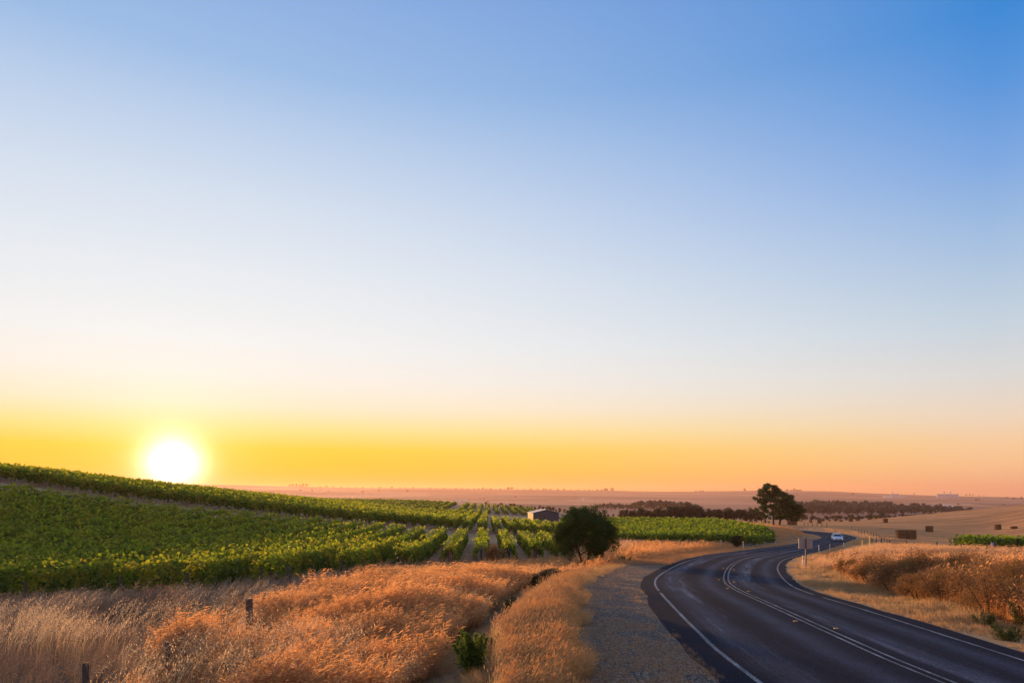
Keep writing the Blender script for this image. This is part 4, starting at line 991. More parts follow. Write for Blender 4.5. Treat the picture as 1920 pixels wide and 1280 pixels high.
# fence posts
def fence_post(px, Y, top_py, label, group, r_=0.06, dead=False):
    x, y, z = at(px, Y); h = (ZC - (top_py - HY) / F * Y) - z
    m = MB(); m.tube([(0, 0, -0.4), (0.01, 0, h * 0.5), (0, 0.005, h - 0.01), (0, 0.005, h)], [r_ * 1.03, r_, r_, r_ * 0.9], 10)
    o = m.build('fence_post', M_POST, None, True, loc=(x, y, z), rz=0.1); return tag(o, label, 'fence post', group)
fence_post(160, 9.6, 1242, 'dark timber fence post cut by the bottom edge at far left', 'old fence posts on the left', 0.043)
fence_post(314, 11.6, 1203, 'weathered fence post wrapped in orange feather grass', 'old fence posts on the left', 0.042)
fence_post(467, 16.8, 1122, 'grey timber post rising between pale and orange grass', 'old fence posts on the left', 0.085)
fence_post(541, 31.0, 1062, 'tall dark post standing before the near vine row ends', 'old fence posts on the left', 0.085)
fence_post(686, 37.0, 1068, 'dark post half buried in pale grass below the vines', 'old fence posts on the left', 0.085)
fl = [(1597, 1000, 996), (1603, 1001, 996), (1609, 1002, 997), (1615, 1003, 997), (1621, 1004, 998), (1627, 1005, 998), (1633, 1006, 999), (1638, 1008, 1000), (1643, 1010, 1001), (1648, 1012, 1003), (1653, 1014, 1004), (1658, 1016, 1004), (1663, 1016, 1005)]
for i, (px, b, tpy) in enumerate(fl):
    Yp = 215 - i * 7.5; fence_post(px, Yp, 920 + (13.6 - 0.024 * (215 - Yp) - 0) / Yp * F - 1.5 * F / Yp if False else 0, '', '') if False else None
    x, y, z = at(px, Yp); m = MB(); m.tube([(0, 0, -0.4), (0, 0, 1.25)], [0.065, 0.06], 8)
    tag(m.build('fence_post', M_POST, None, True, loc=(x, y, z)), 'fence post in the line right of the far bend, ' + ordinal(i) + ' from the left', 'fence post', 'fence line right of the bend')
for i, px in enumerate([1508, 1515, 1523, 1532, 1541, 1550]):
    x, y, z = at(px, 262 - i * 4); m = MB(); m.tube([(0, 0, -0.4), (0, 0, 1.4)], 0.10, 7)
    tag(m.build('fence_post', M_POST, None, True, loc=(x, y, z)), 'thin fence post beyond the car between road and bales, ' + ordinal(i) + ' from the left', 'fence post', 'fence line beyond the car')
for i, (px, Yp) in enumerate([(1635, 112), (1643, 108), (1652, 104), (1838, 45), (1896, 42), (1802, 70), (1757, 84)]):
    x, y, z = at(px, Yp); m = MB(); m.tube([(0, 0, -0.4), (0, 0, 1.25)], [0.075, 0.07], 8)
    tag(m.build('fence_post', M_POST, None, True, loc=(x, y, z)), ['short post right of the yellow markers, left of three', 'short post right of the yellow markers, middle of three', 'short post right of the yellow markers, right of three', 'timber post in pale grass before the right vines, left one',
        'timber post in pale grass before the right vines, right one', 'thin post beside the left end of the right vines', 'thin pale post between the rail and the right vines'][i], 'fence post', 'posts on the right bank')
# rail between two short posts
x0, y0, z0 = at(1668, 118); x1, y1, z1 = at(1700, 112)
rl = empty('timber_rail', (x0, y0, z0), 0, 'single dark rail on two short posts in front of the large hay stack', 'rail')
zr = 1.05
m = MB(); m.tube([(0, 0, zr), (x1 - x0, y1 - y0, z1 - z0 + zr)], 0.07, 8); m.build('rail', M_POST, rl)
for q in ((0, 0, 0), (x1 - x0, y1 - y0, z1 - z0)):
    m = MB(); m.tube([(0, 0, -0.3), (0, 0, zr - 0.07)], 0.10, 8); m.build('post', M_POST, rl, loc=q)
x, y, z = at(1861, 86); rt = empty('vine_marker', (x, y, z), 0, 'blue capped stake in front of the vines at the right edge', 'stake')
m = MB(); m.tube([(0, 0, -0.3), (0, 0, 0.95)], 0.05, 7); m.build('stake', M_POST, rt); m = MB(); m.tube([(0, 0, 0.95), (0, 0, 1.4)], [0.19, 0.17], 12); m.build('cap', M_BLUE, rt)

# ------------------------------------------------------------------ cars
M_TYRE = simple('tyre_rubber', (0.02, 0.02, 0.02), 0.8); M_RIM = simple('alloy_rim', (0.45, 0.45, 0.47), 0.35, 0.5, metallic=0.8)
gm, t = material('car_glass'); finish(t, (0.012, 0.016, 0.022), 0.06, 0.8); M_GLASS = gm
lm, t = material('headlight_lens'); finish(t, (0.75, 0.78, 0.82), 0.1, 0.8); M_LENS = lm
def paint(name, c):
    m, t = material(name); finish(t, c, 0.28, 0.6, metallic=0.35); return m
def make_car(loc, rz, body_m, label, group=None, cat='car'):
    """front towards -Y of the car"""
    root = empty('car', loc, rz, label, cat, group)
    def ring(y, w, zb, zt, ins=0.10, top=0.88):
        return [(-w * 0.94, y, zb), (w * 0.94, y, zb), (w, y, zb + 0.12), (w, y, zb + (zt - zb) * 0.62), (w * top, y, zt), (-w * top, y, zt), (-w, y, zb + (zt - zb) * 0.62), (-w, y, zb + 0.12)]
    m = MB(); m.loft([ring(-2.22, 0.72, 0.28, 0.62), ring(-2.12, 0.82, 0.22, 0.72), ring(-1.85, 0.88, 0.2, 0.84), ring(-1.1, 0.90, 0.2, 0.96), ring(-0.7, 0.90, 0.2, 1.0), ring(0.8, 0.90, 0.2, 1.0), ring(1.8, 0.89, 0.22, 1.02), ring(2.12, 0.84, 0.28, 0.98), ring(2.2, 0.76, 0.34, 0.8)])
    m.build('body', body_m, root, True)
    m = MB(); m.loft([[(-0.80, -0.85, 0.97), (0.80, -0.85, 0.97), (0.80, 1.75, 0.97), (-0.80, 1.75, 0.97)], [(-0.63, -0.15, 1.41), (0.63, -0.15, 1.41), (0.63, 1.30, 1.41), (-0.63, 1.30, 1.41)]]); m.build('side_window', M_GLASS, root)
    m = MB(); m.loft([[(-0.655, -0.20, 1.40), (0.655, -0.20, 1.40), (0.655, 1.34, 1.40), (-0.655, 1.34, 1.40)], [(-0.58, -0.08, 1.47), (0.58, -0.08, 1.47), (0.58, 1.22, 1.47), (-0.58, 1.22, 1.47)]])
    for sx_ in (-1, 1):
        m.tube([(sx_ * 0.82, -0.88, 0.98), (sx_ * 0.65, -0.18, 1.42)], 0.035, 5); m.tube([(sx_ * 0.82, 1.78, 0.98), (sx_ * 0.65, 1.32, 1.42)], 0.05, 5); m.tube([(sx_ * 0.815, 0.45, 0.98), (sx_ * 0.65, 0.5, 1.42)], 0.03, 5)
    m.build('roof', body_m, root)
    for sx_ in (-1, 1):
        m = MB(); m.loft([[(sx_ * 0.50, -2.20, 0.56), (sx_ * 0.80, -2.10, 0.56), (sx_ * 0.80, -2.10, 0.70), (sx_ * 0.50, -2.20, 0.70)], [(sx_ * 0.52, -1.95, 0.60), (sx_ * 0.86, -1.86, 0.60), (sx_ * 0.84, -1.84, 0.80), (sx_ * 0.52, -1.93, 0.79)]]); m.build('headlight', M_LENS, root)
        m = MB(); m.box((sx_ * 0.98, -0.62, 1.02), (0.2, 0.12, 0.14)); m.build('wing_mirror', body_m, root)
        for yy_ in (-1.35, 1.35):
            m = MB(); m.tube([(-0.11, 0, 0), (-0.09, 0, 0), (0.09, 0, 0), (0.11, 0, 0)], [0.28, 0.32, 0.32, 0.28], 18); wh = m.build('wheel', M_TYRE, root, loc=(sx_ * 0.80, yy_, 0.32))
            m = MB(); m.tube([(0, 0, 0), (sx_ * 0.125, 0, 0)], [0.21, 0.19], 14); m.build('rim', M_RIM, wh)
    m = MB(); m.box((0, -2.225, 0.47), (1.1, 0.05, 0.2)); m.build('grille', M_DARK, root)
    m = MB(); m.box((0, -2.262, 0.42), (0.38, 0.02, 0.10)); m.build('number_plate', M_WHITE, root)
    return root
s_ = float(s_at_Y(137.5)); p = at_s(s_, 1.5); q = at_s(s_ + 1, 1.5)
make_car((p[0], p[1], p[2] + 0.02), math.atan2(-(q[0] - p[0]), q[1] - p[1]) + 0.22, paint('silver_paint', (0.55, 0.60, 0.66)), 'silver car coming towards the viewer through the far bend')
M_WP = paint('white_paint_a', (0.7, 0.72, 0.75)); M_BP = paint('black_paint', (0.02, 0.02, 0.025))
for px, pm, lb, rz in ((1316, paint('grey_paint', (0.35, 0.38, 0.42)), 'grey white car parked at the field edge, left of three', 0.3), (1327, M_WP, 'white car parked at the field edge, middle of three', 0.9), (1337, M_BP, 'black car parked at the field edge, right of three', 0.6)):
    x, y, z = at(px, 262); make_car((x, y, z), rz, pm, lb, 'cars parked at the field edge')

# ------------------------------------------------------------------ grasses
class Tpl:
    def __init__(s): s.V = []; s.F = []; s.h = []; s.n = 0
    def add(s, V, F_, h):
        s.V += list(V); s.F += [[i + s.n for i in f] for f in F_]; s.h += list(h); s.n += len(V)
    def ribbon(s, pts, w0, w1, side, h0, h1):
        pts = np.asarray(pts); n = len(pts); V = []; hh = []
        for i, p in enumerate(pts[:-1]):
            w = w0 + (w1 - w0) * i / (n - 1); V += [p - side * w / 2, p + side * w / 2]; hh += [h0 + (h1 - h0) * i / (n - 1)] * 2
        V.append(pts[-1]); hh.append(h1); F_ = []
        for i in range(n - 2): F_ += [[2 * i, 2 * i + 1, 2 * i + 3], [2 * i, 2 * i + 3, 2 * i + 2]]
        F_.append([2 * (n - 2), 2 * (n - 2) + 1, 2 * (n - 1)]); s.add(V, F_, hh)
    def done(s): return np.array(s.V, np.float32), np.array(s.F, np.int32), np.array(s.h, np.float32)
WIND = np.array([0.95, 0.15, 0.0])
def stem_pts(r, base, L, lean, n=4, wind=WIND):
    d = np.array([r.normal(0, 0.16), r.normal(0, 0.16), 1.0]); pts = [base]
    for i in range(n):
        d = d + wind * lean / n * (0.4 + i); d /= np.linalg.norm(d); pts.append(pts[-1] + d * L / n)
    return np.array(pts)
def tpl_feather(seed, ns, nb, w, lean=0.5, spread=0.14, plume=0.55, bl=0.13, bw=None, green=0):
    r = np.random.default_rng(seed); T = Tpl(); bw = bw or w * 0.8
    for _ in range(ns):
        a = r.uniform(0, 6.28); side = np.array([math.cos(a), math.sin(a), 0]); L = r.uniform(0.6, 1.0)
        P = stem_pts(r, np.array([r.normal(0, spread), r.normal(0, spread), 0]), L, lean * r.uniform(0.6, 1.4))
        T.ribbon(P, w, w * 0.4, side, 0, 1)
        for k in range(nb):
            f = 1 - plume * r.random() ** 1.0; q = f * (len(P) - 1); i = min(int(q), len(P) - 2); p = P[i] + (P[i + 1] - P[i]) * (q - i)
            d = r.normal(0, 1, 3); d[2] = abs(d[2]) * 0.7 + 0.15; d += WIND * 0.45 * lean; d /= np.linalg.norm(d)
            l = bl * r.uniform(0.5, 1.4); sd_ = np.cross(d, r.normal(0, 1, 3)); sd_ /= np.linalg.norm(sd_)
            m_ = p + d * l * 0.55; e = p + d * l + WIND * l * 0.18 - np.array([0, 0, l * 0.15])
            T.add([p - sd_ * bw / 2, m_ + sd_ * bw * 0.5, e], [[0, 1, 2]], [0.85, 1, 1])
    return T.done()
def tpl_blades(seed, nb, w, L, spread, lean=0.5, curl=0.0):
    r = np.random.default_rng(seed); T = Tpl()
    for _ in range(nb):
        a = r.uniform(0, 6.28); side = np.array([math.cos(a), math.sin(a), 0]); wd = np.array([math.cos(a * 3), math.sin(a * 3), 0]) * curl + WIND * (1 - curl)
        P = stem_pts(r, np.array([r.normal(0, spread), r.normal(0, spread), 0]), L * r.uniform(0.4, 1.0), lean * r.uniform(0.3, 1.8), 3, wd)
        T.ribbon(P, w, w * 0.5, side, 0, 1)
    return T.done()
def tpl_fox(seed, ns, w, hl, hw, lean=0.45, spread=0.10, L0=0.75):
    r = np.random.default_rng(seed); T = Tpl()
    for _ in range(ns):
        a = r.uniform(0, 6.28); side = np.array([math.cos(a), math.sin(a), 0]); L = r.uniform(L0, 1.0)
        P = stem_pts(r, np.array([r.normal(0, spread), r.normal(0, spread), 0]), L, lean * r.uniform(0.6, 1.5))
        T.ribbon(P, w, w * 0.5, side, 0, 0.6)
        d = P[-1] - P[-2]; d /= np.linalg.norm(d); u = np.cross(d, (0, 1, 0.1)); u /= np.linalg.norm(u); v = np.cross(d, u); l = hl * r.uniform(0.7, 1.3)
        c = [P[-1] + d * l * k for k in (-0.1, 0.3, 0.7, 1.1)]; rr = [0.25, 1, 0.8, 0.05]; V = []
        for cc, q in zip(c, rr):
            for j in range(4): V.append(cc + hw * q * (math.cos(j * 1.571) * u + math.sin(j * 1.571) * v))
        F_ = []
        for i in range(3):
            for j in range(4):
                a0, a1, b0, b1 = i * 4 + j, i * 4 + (j + 1) % 4, (i + 1) * 4 + j, (i + 1) * 4 + (j + 1) % 4; F_ += [[a0, a1, b1], [a0, b1, b0]]
        T.add(V, F_, [1] * 16)
        for k in range(3):
            b0 = np.array([r.normal(0, spread), r.normal(0, spread), 0]); Pb = stem_pts(r, b0, L * 0.6 * r.uniform(0.5, 1), lean, 3); T.ribbon(Pb, w * 1.2, w * 0.4, side, 0, 0.5)
    return T.done()
def tpl_oat(seed, ns, w, lean=0.9, spread=0.12):
    r = np.random.default_rng(seed); T = Tpl()
    for _ in range(ns):
        a = r.uniform(0, 6.28); side = np.array([math.cos(a), math.sin(a), 0]); P = stem_pts(r, np.array([r.normal(0, spread), r.normal(0, spread), 0]), r.uniform(0.8, 1.15), lean * r.uniform(0.6, 1.3))
        T.ribbon(P, w, w * 0.4, side, 0, 1)
        for k in range(9):
            q = (0.62 + 0.38 * k / 9) * (len(P) - 1); i = min(int(q), len(P) - 2); p = P[i] + (P[i + 1] - P[i]) * (q - i)
            d = np.array([r.normal(0.5, 0.4), r.normal(0, 0.5), r.normal(-0.35, 0.3)]); d /= np.linalg.norm(d); l = 0.045; s_ = np.cross(d, (0, 0, 1)); s_ /= np.linalg.norm(s_) + 1e-6; p = p + d * 0.02
            T.add([p, p + d * l * 0.45 + s_ * 0.007, p + d * l, p + d * l * 0.45 - s_ * 0.007], [[0, 1, 2], [0, 2, 3]], [1] * 4)
    return T.done()

def scatter(name, tpls, X, Y, hgt, mat, label, cat='grass', seed=0, rot=0.5, wid=None, sink=0.02, lift=0.0):
    """one mesh holding every tuft"""
    r = np.random.default_rng(seed + 1); n = len(X)
    if n == 0: return
    Z = H(X, Y) - sink + lift; k = r.integers(0, len(tpls), n); hgt = np.broadcast_to(hgt, (n,)) * r.uniform(0.75, 1.2, n)
    ang = r.normal(0, rot, n); Vs, Fs, hs, ts = [], [], [], []; base = 0
    tint = np.clip(r.uniform(0, 1, n) ** 1.5, 0, 1)
    for j, (TV, TF, Th) in enumerate(tpls):
        m = np.where(k == j)[0]
        if not len(m): continue
        c, s = np.cos(ang[m])[:, None], np.sin(ang[m])[:, None]; sc = hgt[m][:, None]; ws = sc if wid is None else np.broadcast_to(wid, (n,))[m][:, None]
        x = (TV[:, 0] * c - TV[:, 1] * s) * ws + X[m][:, None]; y = (TV[:, 0] * s + TV[:, 1] * c) * ws + Y[m][:, None]; z = TV[:, 2] * sc + Z[m][:, None]
        Vs.append(np.stack([x, y, z], -1).reshape(-1, 3).astype(np.float32)); nT = len(TV)
        Fs.append((TF[None] + (np.arange(len(m)) * nT)[:, None, None]).reshape(-1, 3) + base); base += nT * len(m)
        hs.append(np.tile(Th, len(m))); ts.append(np.repeat(tint[m], nT))
    me = mesh_np(name, np.concatenate(Vs), [np.concatenate(Fs)], [mat], False, {'along': np.concatenate(hs), 'tint': np.concatenate(ts)})
    o = obj(name, me); tag(o, label, cat, None, 'stuff'); return o
def sample(n, y0, y1, pxa, pxb, p=-0.8, seed=0):
    """random plan points in a wedge; density falls with distance"""
    r = np.random.default_rng(seed); u = r.random(n); e = p + 1
    Y = (u * (y1 ** e - y0 ** e) + y0 ** e) ** (1 / e); px = r.uniform(pxa, pxb, n)
    X = (px - 960) / F * Y; return X, Y
def sd_of(X, Y): return road_near(X, Y)[0]
# fence line that divides the pale shaded grass from the orange grass
FL = np.array([(9, -5.2), (12, -6.3), (14, -7.0), (19.5, -7.6), (27, -7.6), (35, -6.6), (45, -4.6), (55, -1.5), (62, 3.0), (70, 9), (84, 19), (96, 30)])
def fl_x(Y): return np.interp(Y, FL[:, 0], FL[:, 1])

PST = [((160 - 960) / F * 9.6, 9.6), ((314 - 960) / F * 11.6, 11.6), ((467 - 960) / F * 16.8, 16.8)]
def near_post(X, Y):
    f = np.ones(len(X))
    for a_, b_ in PST:
        L_ = math.hypot(a_, b_); ux, uy = -a_ / L_, -b_ / L_; al_ = (X - a_) * ux + (Y - b_) * uy; la_ = np.abs((X - a_) * uy - (Y - b_) * ux)
        f = np.minimum(f, 1 - 0.62 * (1 - smooth(0.35, 0.9, la_)) * smooth(-0.8, -0.2, al_) * (1 - smooth(3.0, 5.5, al_)))
    return f
# --- orange feather grass, left verge
fe_n = [tpl_feather(10 + i, 9, 20, 0.004, 0.32, 0.10, 0.62, 0.10, 0.0036) for i in range(4)]
fe_m = [tpl_feather(20 + i, 8, 13, 0.007, 0.32, 0.13, 0.6, 0.12, 0.008) for i in range(4)]
fe_f = [tpl_feather(30 + i, 6, 6, 0.016, 0.35, 0.18, 0.6, 0.20, 0.022) for i in range(3)]
def zone_orange(X, Y):
    sd = sd_of(X, Y); wob = 0.7 * vnoise(X, Y, 2.2, 21)
    return (X > fl_x(Y) + wob) & (sd < -9.0 + 0.5 * vnoise(X, Y, 1.5, 22) + 1.9 * smooth(36, 50, Y)) & (Y < 64) & (vnoise(X, Y, 1.1, 23) + 0.6 * vnoise(X, Y, 0.4, 24) > -0.5)
def hvar(X, Y, a=0.22): return 1 + a * vnoise(X, Y, 2.6, 31) + a * vnoise(X, Y, 0.9, 32)
for tp, n, y0, y1, sdv in ((fe_n, 10000, 8.5, 19, 1), (fe_m, 15000, 19, 36, 2), (fe_f, 12000, 36, 64, 3)):
    X, Y = sample(n, y0, y1, 100, 1150, -0.4, sdv); m = zone_orange(X, Y); X, Y = X[m], Y[m]
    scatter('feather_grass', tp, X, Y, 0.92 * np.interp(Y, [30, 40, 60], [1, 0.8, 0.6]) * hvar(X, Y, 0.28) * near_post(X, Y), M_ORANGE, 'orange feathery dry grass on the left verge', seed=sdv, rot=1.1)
# bent wild oats over it
oat = [tpl_oat(40 + i, 4, 0.005) for i in range(3)]
X, Y = sample(3200, 9, 40, 150, 1000, -0.4, 9); m = zone_orange(X, Y) & (vnoise(X, Y, 2.5, 33) > -0.1); scatter('wild_oats', oat, X[m], Y[m], 1.05, M_OAT, 'pale bent wild oats over the orange grass', seed=9)
X, Y = sample(2600, 9, 45, 120, 1080, -0.4, 91); m = zone_orange(X, Y) & (vnoise(X, Y, 1.9, 92) > 0.15); scatter('straw_grass', pa0 := [tpl_feather(140 + i, 7, 9, 0.006, 0.3, 0.12, 0.5, 0.08, 0.007) for i in range(3)], X[m], Y[m], 0.95 * hvar(X[m], Y[m], 0.3), M_STRAW, 'paler straw patches among the orange grass', seed=91, rot=1.2)
stk = [tpl_feather(150 + i, 3, 8, 0.010, 0.12, 0.05, 0.35, 0.10, 0.007) for i in range(4)]
X, Y = sample(900, 9, 45, 120, 1080, -0.4, 93); m = zone_orange(X, Y); scatter('dead_stalks', stk, X[m], Y[m], 1.2 * hvar(X[m], Y[m], 0.2), M_STALK, 'dark dead weed stalks standing in the orange grass', seed=93, rot=3.0)
X, Y = sample(1500, 12, 60, 1500, 2000, -0.5, 94); sd = sd_of(X, Y); m = (sd > 6.5) & (sd < 22); scatter('dead_stalks', stk, X[m], Y[m], 1.45 * hvar(X[m], Y[m], 0.2), M_STALK, 'dark dead weed stalks on the right bank', seed=94, rot=3.0)
# --- pale grass between fence line and vineyard
pa_n = [tpl_feather(50 + i, 8, 7, 0.007, 0.28, 0.12, 0.4, 0.07, 0.009) for i in range(4)]
pa_m = [tpl_feather(60 + i, 7, 6, 0.012, 0.28, 0.14, 0.4, 0.09, 0.015) for i in range(4)]
def zone_pale(X, Y):
    return (X <= fl_x(Y) + 0.9 * vnoise(X, Y, 2.2, 21)) & (Y < edge_n(X) + 1.0) & (Y < 66)
for tp, n, y0, y1, sdv in ((pa_n, 8400, 9, 20, 4), (pa_m, 17000, 20, 66, 5)):
    X, Y = sample(n, y0, y1, -260, 1010, -0.4, sdv); m = zone_pale(X, Y); X, Y = X[m], Y[m]
    d_ed = edge_n(X) - Y; hh = np.interp(d_ed, [0, 3, 8, 12, 16], [0.85, 0.9, 0.75, 0.5, 0.4]) * hvar(X, Y, 0.2) * near_post(X, Y)
    keep = np.random.default_rng(3).random(len(X)) < np.interp(d_ed, [6, 14], [1, 0.6])
    scatter('dry_grass', tp, X[keep], Y[keep], hh[keep], M_PALE, 'pale shade-toned dry grass below the vines', seed=sdv, rot=0.8)
X, Y = sample(5000, 10, 45, -60, 900, -0.4, 55); m = zone_pale(X, Y) & (vnoise(X, Y, 1.6, 56) > -0.2); scatter('wild_oats', oat, X[m], Y[m], 1.0 * near_post(X[m], Y[m]), M_OAT, 'pale wild oats standing in the dull grass', seed=10)
# --- gold foxtails beside the gravel
fx = [tpl_fox(70 + i, 7, 0.005, 0.085, 0.0125) for i in range(4)]
fx2 = [tpl_fox(74 + i, 6, 0.010, 0.10, 0.017) for i in range(3)]
for tp, n, y0, y1, sdv in ((fx, 10000, 9, 20, 6), (fx2, 7000, 20, 42, 7)):
    X, Y = sample(n, y0, y1, 930, 1190, -0.4, sdv); sd = sd_of(X, Y); m = (sd < -5.8 + 0.3 * vnoise(X, Y, 1.2, 41)) & (sd > -7.7 + 0.35 * vnoise(X, Y, 1.5, 42)) & (vnoise(X, Y, 0.8, 43) > -0.6)
    X, Y, sd = X[m], Y[m], sd[m]; hh = np.interp(sd, [-8, -7.2, -6.4, -5.9], [0.4, 0.58, 0.52, 0.28]) * np.interp(Y, [20, 40], [1, 0.55]) * hvar(X, Y, 0.2)
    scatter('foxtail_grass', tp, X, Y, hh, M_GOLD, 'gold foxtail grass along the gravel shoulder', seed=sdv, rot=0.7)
bl_v = [tpl_blades(160 + i, 12, 0.035, 1.0, 0.22, 0.9, 0.5) for i in range(4)]
# --- drain floor and thin ground cover left of the road
bl_n = [tpl_blades(80 + i, 16, 0.006, 1.0, 0.12, 0.9, 0.5) for i in range(4)]
bl_f = [tpl_blades(90 + i, 9, 0.022, 1.0, 0.25, 0.8, 0.3) for i in range(3)]
X, Y = sample(30000, 8.8, 60, 700, 1330, -0.5, 11); sd = sd_of(X, Y); m = (sd < -7.2) & (sd > -9.9); scatter('drain_grass', bl_n, X[m], Y[m], 0.30 * hvar(X[m], Y[m], 0.6), M_VERGE, 'short dull grass on the drain floor', seed=11, rot=3.0)
X, Y = sample(60000, 8.8, 62, 980, 1400, -0.5, 12); sd = sd_of(X, Y); nz = vnoise(X, Y, 1.4, 51) + 0.8 * vnoise(X, Y, 0.45, 52)
pr = np.interp(sd, [-6.6, -5.8, -4.6, -3.9], [1.8, 0.6, 0.0, -0.1]) + smooth(40, 58, Y) * 1.0
m = (sd < -3.75) & (sd > -7.0) & (nz < pr) ; scatter('verge_grass', bl_n, X[m], Y[m], np.where(sd[m] < -5.9, 0.20, 0.11), M_VERGE, 'thin dry grass creeping over the gravel shoulder', seed=12, rot=3.0)
# --- far left verge, from the round tree to the second bend
X, Y = sample(26000, 44, 300, 1080, 1560, -0.6, 13); sd = sd_of(X, Y); ds = -sd
inv = inpoly(X, Y, RB); m = (sd < -4.0) & (sd > -34) & ~inv & ~((Y < 66) & (X < fl_x(Y)) & (sd < -12)) & (Y < np.where(X < 34, 98, 300))
X, Y, ds = X[m], Y[m], ds[m]; tall = smooth(6.0, 8.5, ds); pale = (ds > 15 + 3 * vnoise(X, Y, 8, 61))
hh = 0.16 + 0.62 * tall * hvar(X, Y, 0.25)
vf = [tpl_feather(100 + i, 6, 6, 0.03, 0.4, 0.3, 0.6, 0.22, 0.035) for i in range(3)]
scatter('verge_grass', vf, X[~pale], Y[~pale], hh[~pale], M_ORANGE, 'orange grass along the left side of the middle road', seed=13, wid=0.9)
scatter('straw_grass', vf, X[pale], Y[pale], hh[pale], M_STRAW, 'bleached straw grass in front of the right vineyard', seed=14, wid=0.9)
# --- right verge and bank
X, Y = sample(76000, 10, 150, 1440, 2250, -0.7, 15); sd = sd_of(X, Y); m = (sd > 3.62 + 0.12 * vnoise(X, Y, 0.8, 71)) & (sd < 7.2); X, Y, sd = X[m], Y[m], sd[m]
scatter('verge_grass', bl_v, X, Y, np.interp(sd, [3.6, 4.2, 6], [0.12, 0.24, 0.36]) * hvar(X, Y, 0.5), M_VERGE, 'short orange grass at the right road edge', seed=15, rot=3.0)
br_n = [tpl_feather(110 + i, 9, 10, 0.010, 0.18, 0.18, 0.7, 0.14, 0.010) for i in range(4)]
def bank_h(X, Y, sd): return np.interp(sd, [5.2, 6.0, 7.2, 12], [0.35, 0.75, 1.15, 1.32]) * (1 + 0.25 * vnoise(X, Y, 3.2, 72) + 0.15 * vnoise(X, Y, 1.1, 73))
X, Y = sample(29000, 12, 48, 1500, 2250, -0.5, 16); sd = sd_of(X, Y); m = (sd > 6.3 + 0.02 * (Y - 12) + 0.5 * vnoise(X, Y, 1.3, 74)) & (sd < 26) & (vnoise(X, Y, 1.3, 75) > -0.7); X, Y, sd = X[m], Y[m], sd[m]
pl_ = vnoise(X, Y, 5, 76) + np.interp(sd, [7, 16], [-0.9, 0.9]) > -0.15
scatter('bank_grass', br_n, X[~pl_], Y[~pl_], bank_h(X, Y, sd)[~pl_] * 0.82, M_ORANGE, 'rusty dry grass and weeds on the right bank', seed=16, rot=1.2)
scatter('bank_straw', br_n, X[pl_], Y[pl_], bank_h(X, Y, sd)[pl_] * 0.92, M_STRAW, 'pale windblown straw on top of the right bank', seed=17, rot=0.7)
X, Y = sample(38000, 48, 135, 1500, 2150, -0.5, 18); sd = sd_of(X, Y); m = (sd > 4.6 + 0.5 * vnoise(X, Y, 1.3, 74)) & (sd < 34) & ~((X > 57) & (Y > 86)) & ~((sd > 16) & (Y > 105)); X, Y, sd = X[m], Y[m], sd[m]
pl_ = vnoise(X, Y, 9, 77) > -0.35
hh = bank_h(X, Y, sd - 0.3) * np.interp(Y, [55, 95, 130], [0.85, 0.6, 0.4])
scatter('bank_straw', fe_f, X[pl_], Y[pl_], hh[pl_], M_STRAW, 'pale windblown straw on the far part of the right bank', seed=18, rot=0.7)
scatter('bank_grass', fe_f, X[~pl_], Y[~pl_], hh[~pl_], M_ORANGE, 'orange grass on the far part of the right bank', seed=19, rot=0.7)
# fringe along the far road and the stubble
X, Y = sample(16000, 120, 330, 1330, 1800, -0.6, 20); sd = sd_of(X, Y); m = ((sd > 4.4) & (sd < 13)); X, Y = X[m], Y[m]
ff_ = [tpl_blades(120 + i, 8, 0.07, 1.0, 0.5, 0.5, 0.3) for i in range(3)]
scatter('fringe_grass', ff_, X, Y, 0.45 * hvar(X, Y, 0.4), M_STRAW, 'pale grass fringe between the far road and the stubble', seed=20)
X, Y = sample(22000, 125, 430, 1380, 2000, -0.7, 22); sd = sd_of(X, Y); m = (sd > 12) & (vnoise(X, Y, 14, 81) + 0.6 * vnoise(X, Y * 3, 30, 82) > 0.0)
st_ = [tpl_blades(130 + i, 10, 0.05, 1.0, 0.7, 0.3, 0.6) for i in range(3)]
scatter('stubble', st_, X[m], Y[m], 0.20, M_VERGE, 'cut stubble left standing in the hay field', seed=22)
# headland between the vineyard blocks and grass between near rows
X, Y = sample(9000, 76, 120, -60, 1080, -0.5, 23); hy = head_y(X); m = (Y > hy - 1.5) & (Y < hy + 4.5); X, Y = X[m], Y[m]
scatter('headland_grass', fe_f, X, Y, 0.55 * hvar(X, Y, 0.5), M_PALE, 'dry pinkish grass on the strip between vineyard blocks', seed=23)
X, Y = sample(9000, 50, 112, 640, 1080, -0.5, 24); m = (Y > edge_n(X)) & (Y < head_y(X)); X, Y = X[m], Y[m]
scatter('inter_row_grass', bl_f, X, Y, 0.22, M_PALE, 'dry straw between the near vine rows', seed=24)

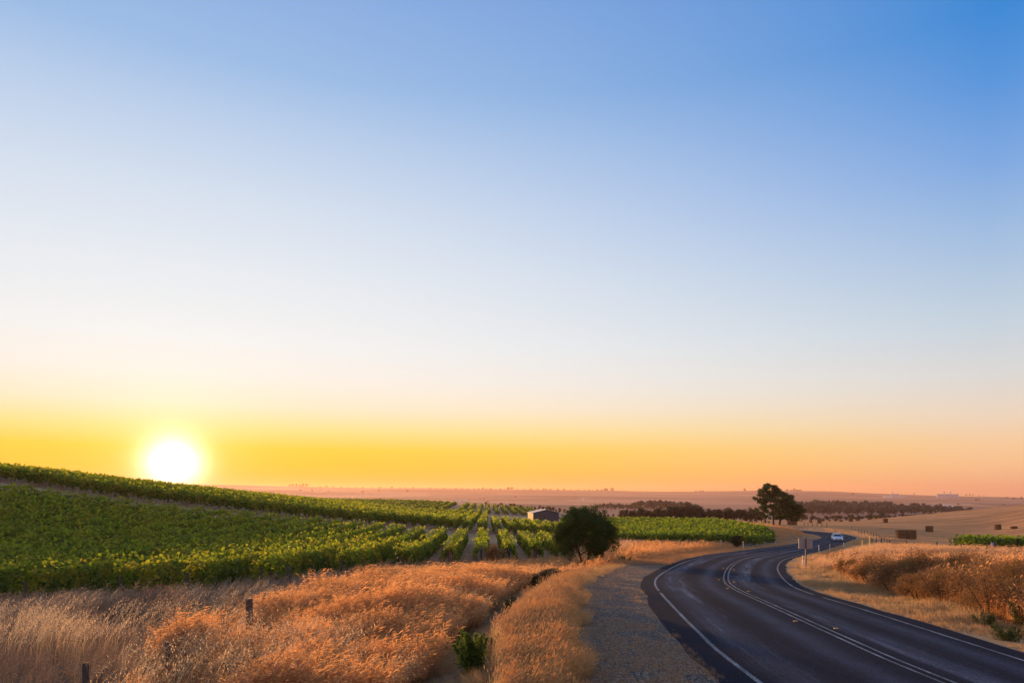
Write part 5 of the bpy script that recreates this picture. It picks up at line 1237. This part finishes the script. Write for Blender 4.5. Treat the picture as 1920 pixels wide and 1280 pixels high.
# ------------------------------------------------------------------ weeds and round dry bushes, each its own plant
def weed(loc, h, w, n, label, seed, mat=M_WEED, name='weed_plant', cat='plant', group=None, ls=0.07, stems=9):
    r = np.random.default_rng(seed); root = empty(name, loc, 0, label, cat, group); m = MB(); Ps = []; Ns = []
    for k in range(stems):
        a = r.uniform(0, 6.28); q = r.uniform(0.1, 0.5); e = np.array([math.cos(a) * w * q, math.sin(a) * w * q, h * r.uniform(0.6, 1.0)]); b = np.array([math.cos(a) * 0.04, math.sin(a) * 0.04, -0.05])
        m.tube([b, (b + e) / 2 + np.array([0, 0, h * 0.06]), e], [0.008, 0.006, 0.002], 4)
        nn = n // stems; f = r.uniform(0.15, 1, nn); P = b + (e - b) * f[:, None] + r.normal(0, 1, (nn, 3)) * (0.10 * w * (1.15 - f))[:, None]; P[:, 2] = np.abs(P[:, 2]); Ps.append(P); N_ = r.normal(0, 1, (nn, 3)); N_[:, 2] += 0.6; Ns.append(N_)
    obj('foliage', cloud_mesh('foliage', np.concatenate(Ps), np.concatenate(Ns), ls, mat, 4.0, -1.0, None, seed), root); m.build('stem', mat, root); return root
weed(at(890, 11.6), 0.78, 0.75, 3600, 'bright green feathery weed at the bottom edge in the drain', 1, ls=0.075, stems=16)
weed(at(985, 15.0), 0.5, 0.5, 1300, 'small green weed between drain and foxtails, nearer one', 2, ls=0.06)
weed(at(1002, 18.5), 0.5, 0.55, 1200, 'small green weed between drain and foxtails, farther one', 3, ls=0.06)
weed(at(1586, 48), 0.9, 1.1, 1500, 'olive green weed on the bank just right of the sign', 4, ls=0.10)
weed(at(1888, 16.2), 0.38, 1.0, 1500, 'green low weed at the foot of the right bank near the frame edge', 5, M_DULLW, ls=0.06)
weed(at(1925, 18.5), 0.8, 1.0, 1800, 'yellow green weed cut by the right frame edge', 6, M_DULLW, ls=0.07)
weed(at(1850, 18.5), 0.4, 0.9, 1300, 'green weed left of the yellow green one at the bank foot', 7, M_DULLW, ls=0.06)
weed(at(925, 13.5), 0.4, 0.5, 900, 'low green weed behind the bright feathery one in the drain', 9, M_DULLW, ls=0.05)
weed(at(870, 16.5), 0.45, 0.6, 900, 'dull green weed at the left lip of the drain', 10, M_DULLW, ls=0.05)
weed(at(955, 22), 0.5, 0.7, 900, 'olive weed midway along the drain', 11, M_DULLW, ls=0.06)
weed(at(1170, 47), 0.5, 1.2, 900, 'small green weed in the verge right of the round tree', 8, ls=0.1)
for i, (px, Yq, w, h, nm) in enumerate([(1858, 21.0, 2.6, 1.55, 'biggest dark one near the frame edge'), (1908, 22.5, 2.4, 1.6, 'one cut by the frame edge'), (1766, 24.5, 2.3, 1.35, 'olive one left of the biggest'), (1806, 25.5, 2.3, 1.5, 'one behind between olive and biggest'),
                                        (1672, 30, 2.4, 1.45, 'dark middle one under pale straw'), (1708, 31.5, 2.6, 1.5, 'one behind right of the middle'), (1628, 35, 2.2, 1.3, 'low one left of the middle'), (1745, 30.5, 2.6, 1.6, 'tall rusty one on the crest'), (1592, 42, 1.9, 1.1, 'leftmost one near the sign'),
                                        (1722, 26, 1.8, 1.05, 'small one at the verge in front'), (1640, 38, 2.4, 1.4, 'one behind the low left one'), (1830, 28, 2.5, 1.6, 'one far back near the right vines')]):
    shrub('dry_bush', at(px, Yq - 0.6), w, h * 1.08, 10000 if Yq < 30 else 7000, 0.055 if Yq < 30 else 0.075, M_RUST, 800 + i, 'rusty dry bush on the right bank, ' + nm, 'bush', 'dry bushes on the right bank', 3.5, 46, -0.8)
for T in list(bpy.data.objects):
    if '_used' in T: del T['_used']
for pr in mids + fars + fars2 + heds + pins + lone + sky_p: pass
